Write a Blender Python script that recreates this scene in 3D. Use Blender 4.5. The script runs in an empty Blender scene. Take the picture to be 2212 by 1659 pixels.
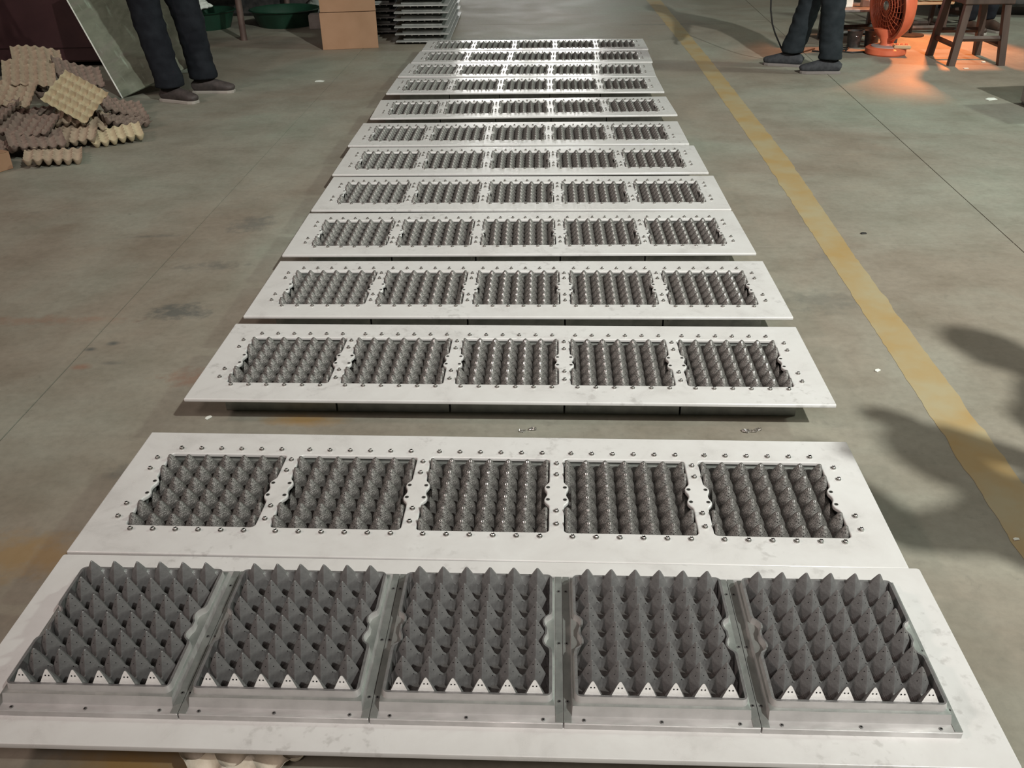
import bpy, bmesh, math, random
from mathutils import Vector, Matrix, Euler, noise
random.seed(7)
PI = math.pi
S = bpy.context.scene
COL = S.collection

# ------------------------------------------------------------------ camera
cam_d = bpy.data.cameras.new('camera'); cam = bpy.data.objects.new('camera', cam_d); COL.objects.link(cam)
CAM_H = 1.3708; PITCH = 0.523073; ROLL = -0.0155937
cam_d.sensor_fit = 'HORIZONTAL'; cam_d.sensor_width = 36.0; cam_d.lens = 36.0 * 1950 / 2212
cam_d.clip_start = 0.05; cam_d.clip_end = 200
cam.matrix_world = (Matrix.Translation((0, 0, CAM_H)) @ Euler((PI / 2 - PITCH, 0, 0)).to_matrix().to_4x4()
                    @ Matrix.Rotation(-ROLL * -1, 4, 'Z'))
S.camera = cam

# ------------------------------------------------------------------ world, lamps, exposure
S.view_settings.view_transform = 'Standard'; S.view_settings.look = 'None'
S.view_settings.exposure = 0.0; S.view_settings.gamma = 1.0; S.view_settings.use_curve_mapping = False
w = bpy.data.worlds.new('world'); S.world = w; w.use_nodes = True
w.node_tree.nodes['Background'].inputs[0].default_value = (0.62, 0.66, 0.62, 1)
w.node_tree.nodes['Background'].inputs[1].default_value = 0.05


def area_lamp(name, loc, target, size, power, color, sy=None):
    l = bpy.data.lights.new(name, 'AREA'); l.energy = power; l.color = color
    l.shape = 'RECTANGLE' if sy else 'DISK'; l.size = size
    if sy: l.size_y = sy
    o = bpy.data.objects.new(name, l); COL.objects.link(o); o.location = loc
    o.rotation_euler = (Vector(target) - Vector(loc)).to_track_quat('-Z', 'Y').to_euler()
    return o


kl = bpy.data.lights.new('high_bay_key_lamp', 'SPOT'); kl.energy = 4700; kl.color = (0.97, 1.0, 0.95); kl.spot_size = math.radians(72); kl.spot_blend = 1.0; kl.shadow_soft_size = 0.10
ko = bpy.data.objects.new('high_bay_key_lamp', kl); COL.objects.link(ko); ko.location = (3.84, -2.58, 6.4)
ko.rotation_euler = (Vector((2.4, 4.9, 0)) - Vector(ko.location)).to_track_quat('-Z', 'Y').to_euler()
area_lamp('high_bay_side_lamp', (9.0, 5.5, 6.5), (2.2, 4.6, 0), 0.7, 380, (0.86, 1.0, 0.88))
area_lamp('high_bay_fill_lamp', (-7.0, 0.2, 5.6), (0.0, 2.2, 0), 0.8, 190, (1.0, 0.78, 0.72))
area_lamp('high_bay_rear_lamp', (-0.5, -3.6, 6.6), (-0.3, 2.0, 0), 1.6, 165, (1.0, 0.86, 0.82))

# ------------------------------------------------------------------ materials


def mat(name, base, rough=0.6, metal=0.0, spec=0.5):
    m = bpy.data.materials.new(name); m.use_nodes = True
    b = m.node_tree.nodes['Principled BSDF']
    b.inputs['Base Color'].default_value = (*base, 1); b.inputs['Roughness'].default_value = rough
    b.inputs['Metallic'].default_value = metal; b.inputs['Specular IOR Level'].default_value = spec
    return m


class NT:
    def __init__(s, m): s.t = m.node_tree; s.b = s.t.nodes['Principled BSDF']
    def n(s, typ, **k):
        nd = s.t.nodes.new(typ)
        for a, v in k.items():
            if a.startswith('i_'):
                key = a[2:]; key = int(key) if key.isdigit() else key.replace('_', ' ')
                nd.inputs[key].default_value = v
            else: setattr(nd, a, v)
        return nd
    def l(s, a, b): s.t.links.new(a, b)
    def coord(s, kind='Object', scale=(1, 1, 1), rot=(0, 0, 0), loc=(0, 0, 0)):
        c = s.n('ShaderNodeTexCoord'); mp = s.n('ShaderNodeMapping')
        mp.inputs['Scale'].default_value = scale; mp.inputs['Rotation'].default_value = rot; mp.inputs['Location'].default_value = loc
        s.l(c.outputs[kind], mp.inputs[0]); return mp.outputs[0]
    def noise(s, vec, scale, detail=4, rough=0.55, dist=0.0):
        nd = s.n('ShaderNodeTexNoise'); nd.inputs['Scale'].default_value = scale; nd.inputs['Detail'].default_value = detail
        nd.inputs['Roughness'].default_value = rough; nd.inputs['Distortion'].default_value = dist
        s.l(vec, nd.inputs['Vector']); return nd.outputs['Fac']
    def ramp(s, fac, stops):
        r = s.n('ShaderNodeValToRGB'); e = r.color_ramp.elements
        while len(e) < len(stops): e.new(0.5)
        for i, (p, c) in enumerate(stops):
            e[i].position = p; e[i].color = (*c, 1) if len(c) == 3 else c
        s.l(fac, r.inputs[0]); return r.outputs[0]
    def mix(s, fac, a, b, mode='MIX'):
        m = s.n('ShaderNodeMix', data_type='RGBA', blend_type=mode)
        for sock, v in ((m.inputs[0], fac), (m.inputs[6], a), (m.inputs[7], b)):
            if hasattr(v, 'links') or hasattr(v, 'is_linked'): s.l(v, sock)
            elif isinstance(v, (int, float)): sock.default_value = v
            else: sock.default_value = (*v, 1)
        return m.outputs[2]
    def math(s, op, a, b=0.0, c=None, clamp=False):
        m = s.n('ShaderNodeMath', operation=op); m.use_clamp = clamp
        for i, v in enumerate((a, b, c)):
            if v is None: continue
            if isinstance(v, (int, float)): m.inputs[i].default_value = v
            else: s.l(v, m.inputs[i])
        return m.outputs[0]
    def bump(s, h, strength=0.3, dist=0.01):
        b = s.n('ShaderNodeBump'); b.inputs['Strength'].default_value = strength; b.inputs['Distance'].default_value = dist
        s.l(h, b.inputs['Height']); s.l(b.outputs[0], s.b.inputs['Normal'])


def noisy(name, a, b, scale=20, rough=0.6, metal=0.0, bump=0.15, bscale=None, lo=0.35, hi=0.65, kind='Object', spec=0.5, rr=None, stretch=(1, 1, 1)):
    m = mat(name, a, rough, metal, spec); t = NT(m); v = t.coord(kind, scale=stretch)
    f = t.noise(v, scale)
    t.l(t.ramp(f, [(lo, a), (hi, b)]), t.b.inputs['Base Color'])
    if rr: t.l(t.ramp(f, [(lo, (rr[0],) * 3), (hi, (rr[1],) * 3)]), t.b.inputs['Roughness'])
    if bump: t.bump(t.noise(v, bscale or scale * 4), bump, 0.002)
    return m


def floor_material():
    m = mat('painted_concrete', (0.3, 0.3, 0.27), 0.5); t = NT(m)
    g = t.n('ShaderNodeNewGeometry'); P = g.outputs['Position']
    n1 = t.noise(P, 0.55, 5, 0.6, 0.6); n2 = t.noise(P, 3.0, 7, 0.68); n3 = t.noise(P, 38, 5, 0.7)
    st = t.n('ShaderNodeMapping'); st.inputs['Scale'].default_value = (1.4, 7, 1); st.inputs['Rotation'].default_value = (0, 0, 0.06); t.l(P, st.inputs[0])
    n4 = t.noise(st.outputs[0], 1.6, 6, 0.65)
    c = t.ramp(n1, [(0.40, (0.225, 0.193, 0.152)), (0.55, (0.250, 0.240, 0.196)), (0.70, (0.248, 0.270, 0.218))])
    c = t.mix(0.55, c, t.ramp(n2, [(0.30, (0.34, 0.33, 0.31)), (0.55, (0.50, 0.50, 0.50)), (0.8, (0.60, 0.60, 0.58))]), 'OVERLAY')
    c = t.mix(0.16, c, t.ramp(n4, [(0.35, (0.40, 0.36, 0.33)), (0.6, (0.53, 0.53, 0.52))]), 'OVERLAY')
    c = t.mix(0.45, c, t.ramp(n3, [(0.3, (0.38, 0.38, 0.38)), (0.6, (0.55, 0.55, 0.55))]), 'OVERLAY')
    n5 = t.noise(P, 13, 6, 0.75, 0.8)
    c = t.mix(t.math('MULTIPLY', t.ramp(n5, [(0.60, (0,) * 3), (0.74, (1,) * 3)]), 0.45), c, (0.13, 0.12, 0.10))
    sep = t.n('ShaderNodeSeparateXYZ'); t.l(P, sep.inputs[0])
    wob = t.math('MULTIPLY_ADD', t.noise(P, 16, 6, 0.7), 2.6, -1.3)

    def spot(col, x, y, rx, ry, amt, ragged=1.0):
        nonlocal c
        dx = t.math('DIVIDE', t.math('SUBTRACT', sep.outputs[0], x), rx); dy = t.math('DIVIDE', t.math('SUBTRACT', sep.outputs[1], y), ry)
        d = t.math('SQRT', t.math('ADD', t.math('MULTIPLY', dx, dx), t.math('MULTIPLY', dy, dy)))
        d = t.math('ADD', d, t.math('MULTIPLY', wob, 1.6 * ragged))
        f = t.math('MULTIPLY', t.math('SUBTRACT', 1.25, d, clamp=True), amt, clamp=True)
        c = t.mix(f, c, col)
    dark = (0.085, 0.088, 0.08); och = (0.27, 0.16, 0.05); rust = (0.22, 0.11, 0.07)
    for a in [(dark, -1.19, 2.93, .10, .07, .8), (dark, -1.14, 3.83, .09, .10, .55), (dark, -1.18, 3.35, .12, .04, .5), (dark, -1.39, 2.65, .02, .015, .9, .2),
              (dark, -1.33, 2.69, .022, .016, .9, .2), (rust, -1.37, 2.53, .03, .02, .6, .4), (dark, -1.28, 2.55, .04, .015, .5, .5), (dark, -1.0, 1.95, .08, .03, .5),
              (och, -1.16, 1.62, .34, .08, .6, .6), (och, -.60, 2.19, .12, .035, .8, .4), (och, -.68, 1.04, .13, .07, .9, .4), (rust, -1.0, 2.45, .09, .05, .5),
              (rust, -1.65, 2.88, .3, .03, .35), (dark, 1.12, 2.94, .16, .09, .35), (rust, 1.17, 2.0, .03, .2, .0), (dark, -1.55, 3.7, .1, .02, .4),
              (dark, 1.25, 3.35, .05, .04, .3), (dark, .15, 8.6, .9, .10, .5), (dark, 1.6, 9.3, .5, .05, .5)]:
        spot(*a)
    t.l(c, t.b.inputs['Base Color'])
    t.l(t.ramp(n2, [(0.3, (0.48,) * 3), (0.7, (0.68,) * 3)]), t.b.inputs['Roughness'])
    t.bump(t.math('ADD', n3, t.math('MULTIPLY', n2, 0.6)), 0.25, 0.0015)
    return m


def plate_material():
    m = mat('satin_white_aluminium', (0.7, 0.68, 0.64), 0.3, 0.0); t = NT(m)
    g = t.n('ShaderNodeNewGeometry'); P = g.outputs['Position']
    n1 = t.noise(P, 8, 6, 0.66, 0.4); n2 = t.noise(P, 2.6, 4, 0.5, 0.5); n3 = t.noise(P, 46, 4, 0.55)
    c = t.ramp(n1, [(0.25, (0.47, 0.455, 0.44)), (0.45, (0.57, 0.555, 0.54)), (0.7, (0.61, 0.60, 0.585))])
    c = t.mix(0.22, c, t.ramp(n2, [(0.3, (0.42, 0.41, 0.40)), (0.6, (0.53, 0.53, 0.53))]), 'OVERLAY')
    k = t.math('MULTIPLY', t.ramp(n3, [(0.56, (0,) * 3), (0.68, (1,) * 3)]), t.ramp(n2, [(0.52, (0,) * 3), (0.60, (1,) * 3)]))
    c = t.mix(t.math('MULTIPLY', k, 0.36), c, (0.27, 0.25, 0.235))
    t.l(c, t.b.inputs['Base Color'])
    t.l(t.ramp(n1, [(0.3, (0.30,) * 3), (0.7, (0.20,) * 3)]), t.b.inputs['Roughness'])
    t.bump(t.noise(P, 5, 2), 0.08, 0.004)
    return m


M = {}
M['floor'] = floor_material()
M['plate'] = plate_material()
M['stack_plate'] = noisy('dimmed_white_plate', (0.27, 0.27, 0.255), (0.34, 0.34, 0.325), 12, 0.4, 0.0, 0.05)  # white plate darkened in colour for the weaker light at the stacks
M['joint'] = mat('joint_dirt', (0.035, 0.032, 0.028), 0.9)
M['line'] = noisy('worn_yellow_floor_paint', (0.33, 0.225, 0.095), (0.33, 0.275, 0.165), 5.5, 0.5, bump=0.2, bscale=60, kind='Object')
M['alu'] = noisy('cast_aluminium', (0.165, 0.160, 0.157), (0.235, 0.228, 0.224), 60, 0.45, 0.40, 0.35, 180, rr=(0.52, 0.36))
M['alu_body'] = noisy('machined_aluminium', (0.44, 0.425, 0.415), (0.58, 0.56, 0.55), 14, 0.36, 0.40, 0.12, 90, rr=(0.46, 0.30), stretch=(1, 3, 1))
M['alu_dull'] = noisy('dull_aluminium', (0.24, 0.25, 0.235), (0.34, 0.345, 0.325), 25, 0.5, 0.6, 0.2, 120)
M['alu_face'] = noisy('bright_machined_face', (0.74, 0.72, 0.70), (0.88, 0.86, 0.84), 90, 0.42, 0.15, 0.2)
M['mesh'] = noisy('mesh_covered_metal', (0.115, 0.108, 0.10), (0.225, 0.213, 0.20), 260, 0.42, 0.55, 0.7, 420, lo=0.42, hi=0.6, rr=(0.55, 0.32))
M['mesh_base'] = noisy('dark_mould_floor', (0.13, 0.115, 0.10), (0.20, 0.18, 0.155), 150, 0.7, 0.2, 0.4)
M['pit'] = noisy('shade_darkened_pit', (0.05, 0.046, 0.043), (0.09, 0.083, 0.078), 90, 0.6, 0.1, 0.2)  # dark colour paints the shade of depth into the pit floors
M['glint'] = mat('polished_strip', (0.62, 0.60, 0.58), 0.22, 0.9)
M['hole'] = mat('dark_hole', (0.006, 0.006, 0.006), 0.9, 0, 0.1)
M['steel'] = mat('stainless_screw', (0.46, 0.44, 0.42), 0.28, 1.0)
M['screw_dark'] = mat('grey_screw', (0.17, 0.165, 0.16), 0.45, 0.7)
M['pulp'] = noisy('moulded_pulp', (0.29, 0.225, 0.165), (0.35, 0.275, 0.20), 25, 0.95, 0, 0.5, 160, spec=0.1)
M['pulp_dark'] = noisy('brown_moulded_pulp', (0.175, 0.13, 0.108), (0.225, 0.17, 0.138), 25, 0.95, 0, 0.5, 160, spec=0.1)
M['pulp_pale'] = noisy('pale_moulded_pulp', (0.60, 0.53, 0.43), (0.72, 0.65, 0.55), 35, 0.95, 0, 0.5, 160, spec=0.1)
M['pulp_gold'] = noisy('straw_moulded_pulp', (0.40, 0.33, 0.215), (0.46, 0.385, 0.26), 35, 0.95, 0, 0.5, 160, spec=0.1)
M['card'] = noisy('brown_cardboard', (0.30, 0.175, 0.105), (0.33, 0.195, 0.12), 8, 0.85, 0, 0.08, spec=0.2)
M['card_edge'] = mat('corrugated_edge', (0.22, 0.12, 0.07), 0.9)
M['trouser'] = noisy('dark_navy_trousers', (0.008, 0.009, 0.012), (0.014, 0.016, 0.020), 12, 0.9, 0, 0.3, 200, spec=0.15)
M['trouser_b'] = noisy('charcoal_work_trousers', (0.014, 0.018, 0.021), (0.024, 0.029, 0.033), 12, 0.9, 0, 0.3, 200, spec=0.15)
M['shoe'] = noisy('brown_grey_shoe', (0.035, 0.028, 0.026), (0.06, 0.045, 0.042), 30, 0.7, 0, 0.2)
M['shoe_b'] = noisy('black_canvas_shoe', (0.02, 0.021, 0.025), (0.04, 0.042, 0.046), 30, 0.8, 0, 0.2)
M['sole'] = mat('pale_rubber_sole', (0.30, 0.27, 0.24), 0.7)
M['sole_b'] = mat('grey_rubber_sole', (0.17, 0.15, 0.14), 0.7)
M['skin'] = mat('skin', (0.50, 0.31, 0.22), 0.55)
M['jacket'] = noisy('dark_jacket', (0.03, 0.035, 0.045), (0.05, 0.055, 0.065), 14, 0.9, 0, 0.3, spec=0.2)
M['hair'] = noisy('black_hair', (0.01, 0.009, 0.008), (0.02, 0.018, 0.016), 60, 0.6)
M['maroon'] = noisy('maroon_painted_metal', (0.030, 0.009, 0.011), (0.042, 0.014, 0.016), 5, 0.5, 0, 0.1)
M['dark_metal'] = noisy('dark_greasy_metal', (0.03, 0.03, 0.03), (0.07, 0.065, 0.06), 18, 0.5, 0.4, 0.2)
M['grey_metal'] = noisy('grey_metal', (0.14, 0.14, 0.135), (0.24, 0.24, 0.23), 20, 0.5, 0.4, 0.2)
M['brown_metal'] = noisy('brown_painted_steel', (0.09, 0.06, 0.05), (0.13, 0.09, 0.075), 12, 0.55, 0.2, 0.1)
M['green_tub'] = noisy('green_plastic', (0.006, 0.028, 0.015), (0.010, 0.042, 0.024), 6, 0.45, 0, 0.05)
M['bag_grey'] = noisy('grey_plastic_bag', (0.25, 0.28, 0.25), (0.38, 0.42, 0.38), 9, 0.4, 0, 0.6, 22)
M['bag_pale'] = noisy('pale_green_bag', (0.42, 0.55, 0.46), (0.6, 0.72, 0.62), 9, 0.4, 0, 0.6, 22)
M['block'] = noisy('grey_block', (0.24, 0.22, 0.20), (0.30, 0.28, 0.26), 20, 0.85, 0, 0.2)
M['wood_dark'] = noisy('dark_brown_wood', (0.040, 0.024, 0.017), (0.075, 0.045, 0.032), 14, 0.6, 0, 0.2, stretch=(1, 1, 0.15))
M['wood_pale'] = noisy('pale_wood', (0.42, 0.30, 0.17), (0.55, 0.40, 0.24), 14, 0.7, 0, 0.2, stretch=(0.2, 1, 1))
M['fan'] = noisy('orange_red_plastic', (0.62, 0.13, 0.06), (0.70, 0.17, 0.08), 8, 0.42, 0, 0.0)
M['fan_dark'] = mat('fan_backing', (0.26, 0.055, 0.04), 0.6)
M['fan_grey'] = mat('fan_grey_plastic', (0.34, 0.28, 0.26), 0.5)
M['white'] = noisy('off_white_card', (0.62, 0.64, 0.58), (0.74, 0.76, 0.70), 10, 0.8, 0, 0.1)
M['cable'] = mat('black_cable', (0.012, 0.012, 0.012), 0.5)
M['wall'] = noisy('painted_hall_wall', (0.42, 0.43, 0.40), (0.50, 0.51, 0.48), 2.0, 0.85)
M['ceil'] = noisy('corrugated_ceiling', (0.30, 0.31, 0.31), (0.36, 0.37, 0.37), 1.0, 0.8)
M['lampbox'] = mat('lamp_housing', (0.2, 0.2, 0.2), 0.5, 0.5)


def emit(name, col, s):
    m = bpy.data.materials.new(name); m.use_nodes = True; b = m.node_tree.nodes['Principled BSDF']
    b.inputs['Base Color'].default_value = (0, 0, 0, 1); b.inputs['Emission Color'].default_value = (*col, 1); b.inputs['Emission Strength'].default_value = s
    return m


M['window'] = emit('bright_daylight_pane', (1.0, 0.98, 0.95), 26.0)
M['heater'] = emit('glowing_heater_element', (1.0, 0.36, 0.06), 14.0)


def sheet_material():
    m = mat('stained_panel', (0.3, 0.32, 0.27), 0.75); t = NT(m); v = t.coord('Object', rot=(0, 0, 0.0))
    n1 = t.noise(v, 2.6, 5, 0.6, 0.8); n2 = t.noise(v, 11, 5, 0.6, 1.0)
    s2 = t.coord('Object', scale=(9, 1.3, 1.0), rot=(0, 0, 0.25)); n3 = t.noise(s2, 2.2, 4, 0.6)
    c = t.ramp(n1, [(0.33, (0.11, 0.12, 0.085)), (0.50, (0.18, 0.20, 0.15)), (0.68, (0.20, 0.18, 0.16))])
    c = t.mix(t.math('MULTIPLY', t.ramp(n3, [(0.58, (0,) * 3), (0.68, (1,) * 3)]), 0.6), c, (0.33, 0.42, 0.33))
    c = t.mix(0.5, c, t.ramp(n2, [(0.3, (0.3,) * 3), (0.7, (0.6,) * 3)]), 'OVERLAY')
    t.l(c, t.b.inputs['Base Color']); t.bump(n2, 0.2, 0.003)
    return m


M['sheet'] = sheet_material()

# ------------------------------------------------------------------ mesh helpers


class MB:
    def __init__(s): s.v = []; s.f = []; s.m = []
    def add(s, vs, fs, mi=0, T=None):
        o = len(s.v)
        s.v += [tuple(T @ Vector(v)) if T else tuple(v) for v in vs]
        s.f += [tuple(i + o for i in f) for f in fs]; s.m += [mi] * len(fs)
    def box(s, cx, cy, cz, sx, sy, sz, mi=0, T=None, taper=1.0, b=0.0):
        hx, hy, hz = sx / 2, sy / 2, sz / 2
        if b > 0:
            b = min(b, hx * .9, hy * .9, hz * .9)
            rings = [(hx - b, hy - b, -hz, b * 0), (hx, hy, -hz + b, b), (hx, hy, hz - b, b), (hx - b, hy - b, hz, 0)]
            vs = []
            for (x, y, z, cc) in rings:
                k = b * 0.6 if cc else 0.0
                for (px, py) in ((x - k, y), (x, y - k), (x, -y + k), (x - k, -y), (-x + k, -y), (-x, -y + k), (-x, y - k), (-x + k, y)):
                    vs.append((cx + px, cy + py, cz + z))
            fs = [tuple(range(8)), tuple(reversed([24 + i for i in range(8)]))]
            for r in range(3):
                for i in range(8):
                    j = (i + 1) % 8; fs.append((8 * r + j, 8 * r + i, 8 * r + 8 + i, 8 * r + 8 + j))
            s.add(vs, fs, mi, T); return s
        t = taper
        vs = [(cx + a * hx * (t if c > 0 else 1), cy + b_ * hy * (t if c > 0 else 1), cz + c * hz) for c in (-1, 1) for b_ in (-1, 1) for a in (-1, 1)]
        s.add(vs, [(0, 2, 3, 1), (4, 5, 7, 6), (0, 1, 5, 4), (2, 6, 7, 3), (0, 4, 6, 2), (1, 3, 7, 5)], mi, T); return s
    def lathe(s, prof, n=16, T=None, mi=0, cap=True):
        vs = []; fs = []
        for (r, z) in prof:
            for k in range(n): a = 2 * PI * k / n; vs.append((r * math.cos(a), r * math.sin(a), z))
        for i in range(len(prof) - 1):
            for k in range(n):
                k2 = (k + 1) % n; fs.append((i * n + k, i * n + k2, (i + 1) * n + k2, (i + 1) * n + k))
        if cap:
            fs.append(tuple(reversed(range(n)))); fs.append(tuple((len(prof) - 1) * n + k for k in range(n)))
        s.add(vs, fs, mi, T); return s
    def tube(s, pts, r, n=8, mi=0, closed=False, T=None):
        """loft of round or oval rings; r = float or list of float / (ra, rb)"""
        P = [Vector(p) for p in pts]; N = len(P); vs = []; fs = []; up = None
        for i in range(N):
            if closed: d = P[(i + 1) % N] - P[i - 1]
            else: d = P[min(i + 1, N - 1)] - P[max(i - 1, 0)]
            d.normalize()
            if up is None:
                up = Vector((0, 0, 1)) if abs(d.z) < 0.9 else Vector((0, 1, 0))
            a = d.cross(up).normalized(); b = a.cross(d).normalized(); up = b
            rr = r[i] if isinstance(r, (list, tuple)) else r
            ra, rb = rr if isinstance(rr, (list, tuple)) else (rr, rr)
            for k in range(n):
                t = 2 * PI * k / n; vs.append(tuple(P[i] + a * (math.cos(t) * ra) + b * (math.sin(t) * rb)))
        for i in range(N if closed else N - 1):
            j = (i + 1) % N
            for k in range(n):
                k2 = (k + 1) % n; fs.append((i * n + k, i * n + k2, j * n + k2, j * n + k))
        if not closed:
            fs.append(tuple(reversed(range(n)))); fs.append(tuple((N - 1) * n + k for k in range(n)))
        s.add(vs, fs, mi, T); return s
    def prism(s, poly0, z0, poly1, z1, mi=0, T=None, caps=(True, True)):
        n = len(poly0); vs = [(x, y, z0) for x, y in poly0] + [(x, y, z1) for x, y in poly1]
        fs = [(i, (i + 1) % n, n + (i + 1) % n, n + i) for i in range(n)]
        if caps[0]: fs.append(tuple(reversed(range(n))))
        if caps[1]: fs.append(tuple(range(n, 2 * n)))
        s.add(vs, fs, mi, T); return s
    def mesh(s, name, mats, smooth=False, fix=False, sharp=None):
        me = bpy.data.meshes.new(name); me.from_pydata(s.v, [], s.f)
        for m in (mats if isinstance(mats, (list, tuple)) else [mats]): me.materials.append(m)
        me.polygons.foreach_set('material_index', s.m)
        if fix:
            bm = bmesh.new(); bm.from_mesh(me); bmesh.ops.recalc_face_normals(bm, faces=bm.faces); bm.to_mesh(me); bm.free()
        if smooth: me.polygons.foreach_set('use_smooth', [True] * len(me.polygons))
        if sharp:
            me.set_sharp_from_angle(angle=math.radians(sharp))
        me.update(); return me


def obj(name, me, parent=None, loc=(0, 0, 0), rot=(0, 0, 0), label=None):
    o = bpy.data.objects.new(name, me); COL.objects.link(o)
    o.location = loc; o.rotation_euler = rot
    if parent: o.parent = parent
    if label: o['label'] = label
    return o


def tag(o, label, cat, group=None):
    o['label'] = label; o['category'] = cat
    if group: o['group'] = group
    return o


def empty(name, loc, rz=0, label=None, cat=None, group=None, rot=None):
    o = bpy.data.objects.new(name, None); COL.objects.link(o); o.location = loc
    o.rotation_euler = rot if rot else (0, 0, rz); o.empty_display_size = 0.1
    if label: tag(o, label, cat, group)
    return o


def structure(o): o['kind'] = 'structure'; return o


def rrect(hx, hy, r, n=5):
    out = []
    for cx, cy, a0 in ((hx - r, hy - r, 0), (-hx + r, hy - r, PI / 2), (-hx + r, -hy + r, PI), (hx - r, -hy + r, 1.5 * PI)):
        for k in range(n + 1):
            a = a0 + PI / 2 * k / n; out.append((cx + r * math.cos(a), cy + r * math.sin(a)))
    return out


# ------------------------------------------------------------------ the hall
XJ = [-13.0, -8.4, -4.9, -1.385, 2.058, 5.6, 9.2, 13.0]
YJ = [-8.0, -2.5, 3.47, 9.45, 15.4, 22.0]
fb = MB().box(0, 7, -0.16, 26.4, 30.4, 0.28)
floor = structure(obj('floor', fb.mesh('floor', M['joint'])))
SL = math.radians(-1.6)


def jx(i, y):   # the long joints run slightly skew to the row of panels
    return XJ[i] + (y - 3.47) * ((0.030 if i != 4 else 0.086) if 0 < i < len(XJ) - 1 else 0)


for i in range(len(XJ) - 1):
    for j in range(len(YJ) - 1):
        g = 0.0019
        mb = MB(); y0, y1 = YJ[j] + g, YJ[j + 1] - g
        po = [(jx(i, y0) + g, y0), (jx(i + 1, y0) - g, y0), (jx(i + 1, y1) - g, y1), (jx(i, y1) + g, y1)]
        e = 0.0005
        pi = [(po[0][0] + e, po[0][1] + e), (po[1][0] - e, po[1][1] + e), (po[2][0] - e, po[2][1] - e), (po[3][0] + e, po[3][1] - e)]
        mb.prism(po, -0.02, po, -0.002, caps=(True, False)); mb.prism(po, -0.002, pi, 0.0, caps=(False, True))
        obj('concrete_slab', mb.mesh('concrete_slab', M['floor']), floor)
for nm, c, s_ in [('wall_left', (-13.1, 7, 3.5), (0.2, 30.4, 7)), ('wall_right', (13.1, 7, 3.5), (0.2, 30.4, 7)),
                  ('wall_back', (0, 22.1, 3.5), (26.4, 0.2, 7)), ('wall_front', (0, -8.1, 3.5), (26.4, 0.2, 7))]:
    structure(obj(nm, MB().box(*c, *s_).mesh(nm, M['wall'])))
structure(obj('ceiling', MB().box(0, 7, 7.1, 26.4, 30.4, 0.2).mesh('ceiling', M['ceil'])))
# windows high in the back wall: bright daylight that glints on the far panels
for k, (x0, x1) in enumerate([(-1.1, 0.35), (0.65, 2.1)]):
    wd = structure(empty('window_%d' % (k + 1), ((x0 + x1) / 2, 21.98, 2.52)))
    hw = (x1 - x0) / 2
    mb = MB(); mb.box(-hw, 0, 0, .06, .06, .72).box(hw, 0, 0, .06, .06, .72).box(0, 0, .36, 2 * hw, .06, .06).box(0, 0, -.36, 2 * hw, .06, .06).box(0, 0, 0, .04, .05, .72)
    obj('window_frame', mb.mesh('window_frame', M['grey_metal']), wd)
    for s_ in (-1, 1): obj('pane', MB().box(s_ * hw / 2, 0.0, 0, hw - .05, .01, .66).mesh('pane', M['window']), wd)

# worn yellow line painted on the floor
def yl(y, side):
    t = [(-2, 0.95, 1.06), (1.65, 1.150, 1.272), (3.32, 1.258, 1.368), (4.70, 1.346, 1.478), (7.46, 1.486, 1.612), (11.1, 1.60, 1.76), (21.5, 2.0, 2.15)]
    for a, b in zip(t, t[1:]):
        if a[0] <= y <= b[0]:
            k = (y - a[0]) / (b[0] - a[0]); return a[side] + (b[side] - a[side]) * k
mb = MB(); N = 900; vs = []
for i in range(N + 1):
    y = -2 + 23.4 * i / N
    for s_ in (1, 2):
        j = noise.noise(Vector((y * 9, s_ * 5, 0))) * 0.007 + noise.noise(Vector((y * 32, s_ * 9, 3))) * 0.005
        vs.append((yl(y, s_) + j, y, 0.0007))
n0 = len(vs)
fs = [(2 * i, 2 * i + 1, 2 * i + 3, 2 * i + 2) for i in range(N)]
mb.add(vs, fs); line_me = mb.mesh('yellow_line', M['line'])
ln = structure(obj('yellow_line', line_me)); ln.parent = floor; del ln['kind']
ln['label'] = 'worn yellow painted line'

# ------------------------------------------------------------------ moulding panels
P_ = 0.0466
W, D, TH = 1.79, 0.474, 0.011
OC = [-0.6575, -0.3290, -0.0005, 0.3280, 0.6565]     # centres of the five openings
OX, OY = 0.147, 0.1415


def opening(cx):
    pts = []
    def xb(y):
        x = OX
        for s_ in (-1, 1):
            d = y - s_ * 0.0235
            if abs(d) < 0.021: x = min(x, 0.1565 - math.sqrt(0.021 ** 2 - d * d))
        if abs(y) < 0.0235: x = min(x, 0.1415)
        for s_ in (-1, 1):      # soft shoulders where a lobe meets the straight edge
            d = abs(abs(y) - 0.0455)
        return x
    r = 0.010; ys = []
    n = 64
    right = []
    for k in range(n + 1):
        y = -OY + r + (2 * OY - 2 * r) * k / n; right.append((xb(y), y))
    # smooth the outline a little
    for _ in range(2):
        right = [right[0]] + [((right[i - 1][0] + 2 * right[i][0] + right[i + 1][0]) / 4, right[i][1]) for i in range(1, n)] + [right[-1]]
    def corner(x, y, a0): return [(x + r * math.cos(a0 + PI / 2 * k / 5), y + r * math.sin(a0 + PI / 2 * k / 5)) for k in range(1, 5)]
    pts += right + corner(OX - r, OY - r, 0) + [(OX - r, OY), (-OX + r, OY)] + corner(-OX + r, OY - r, PI / 2)
    pts += [(-x, y) for x, y in reversed(right)] + corner(-OX + r, -OY + r, PI) + [(-OX + r, -OY), (OX - r, -OY)] + corner(OX - r, -OY + r, 1.5 * PI)
    return [(cx + x, y) for x, y in pts]


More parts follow.
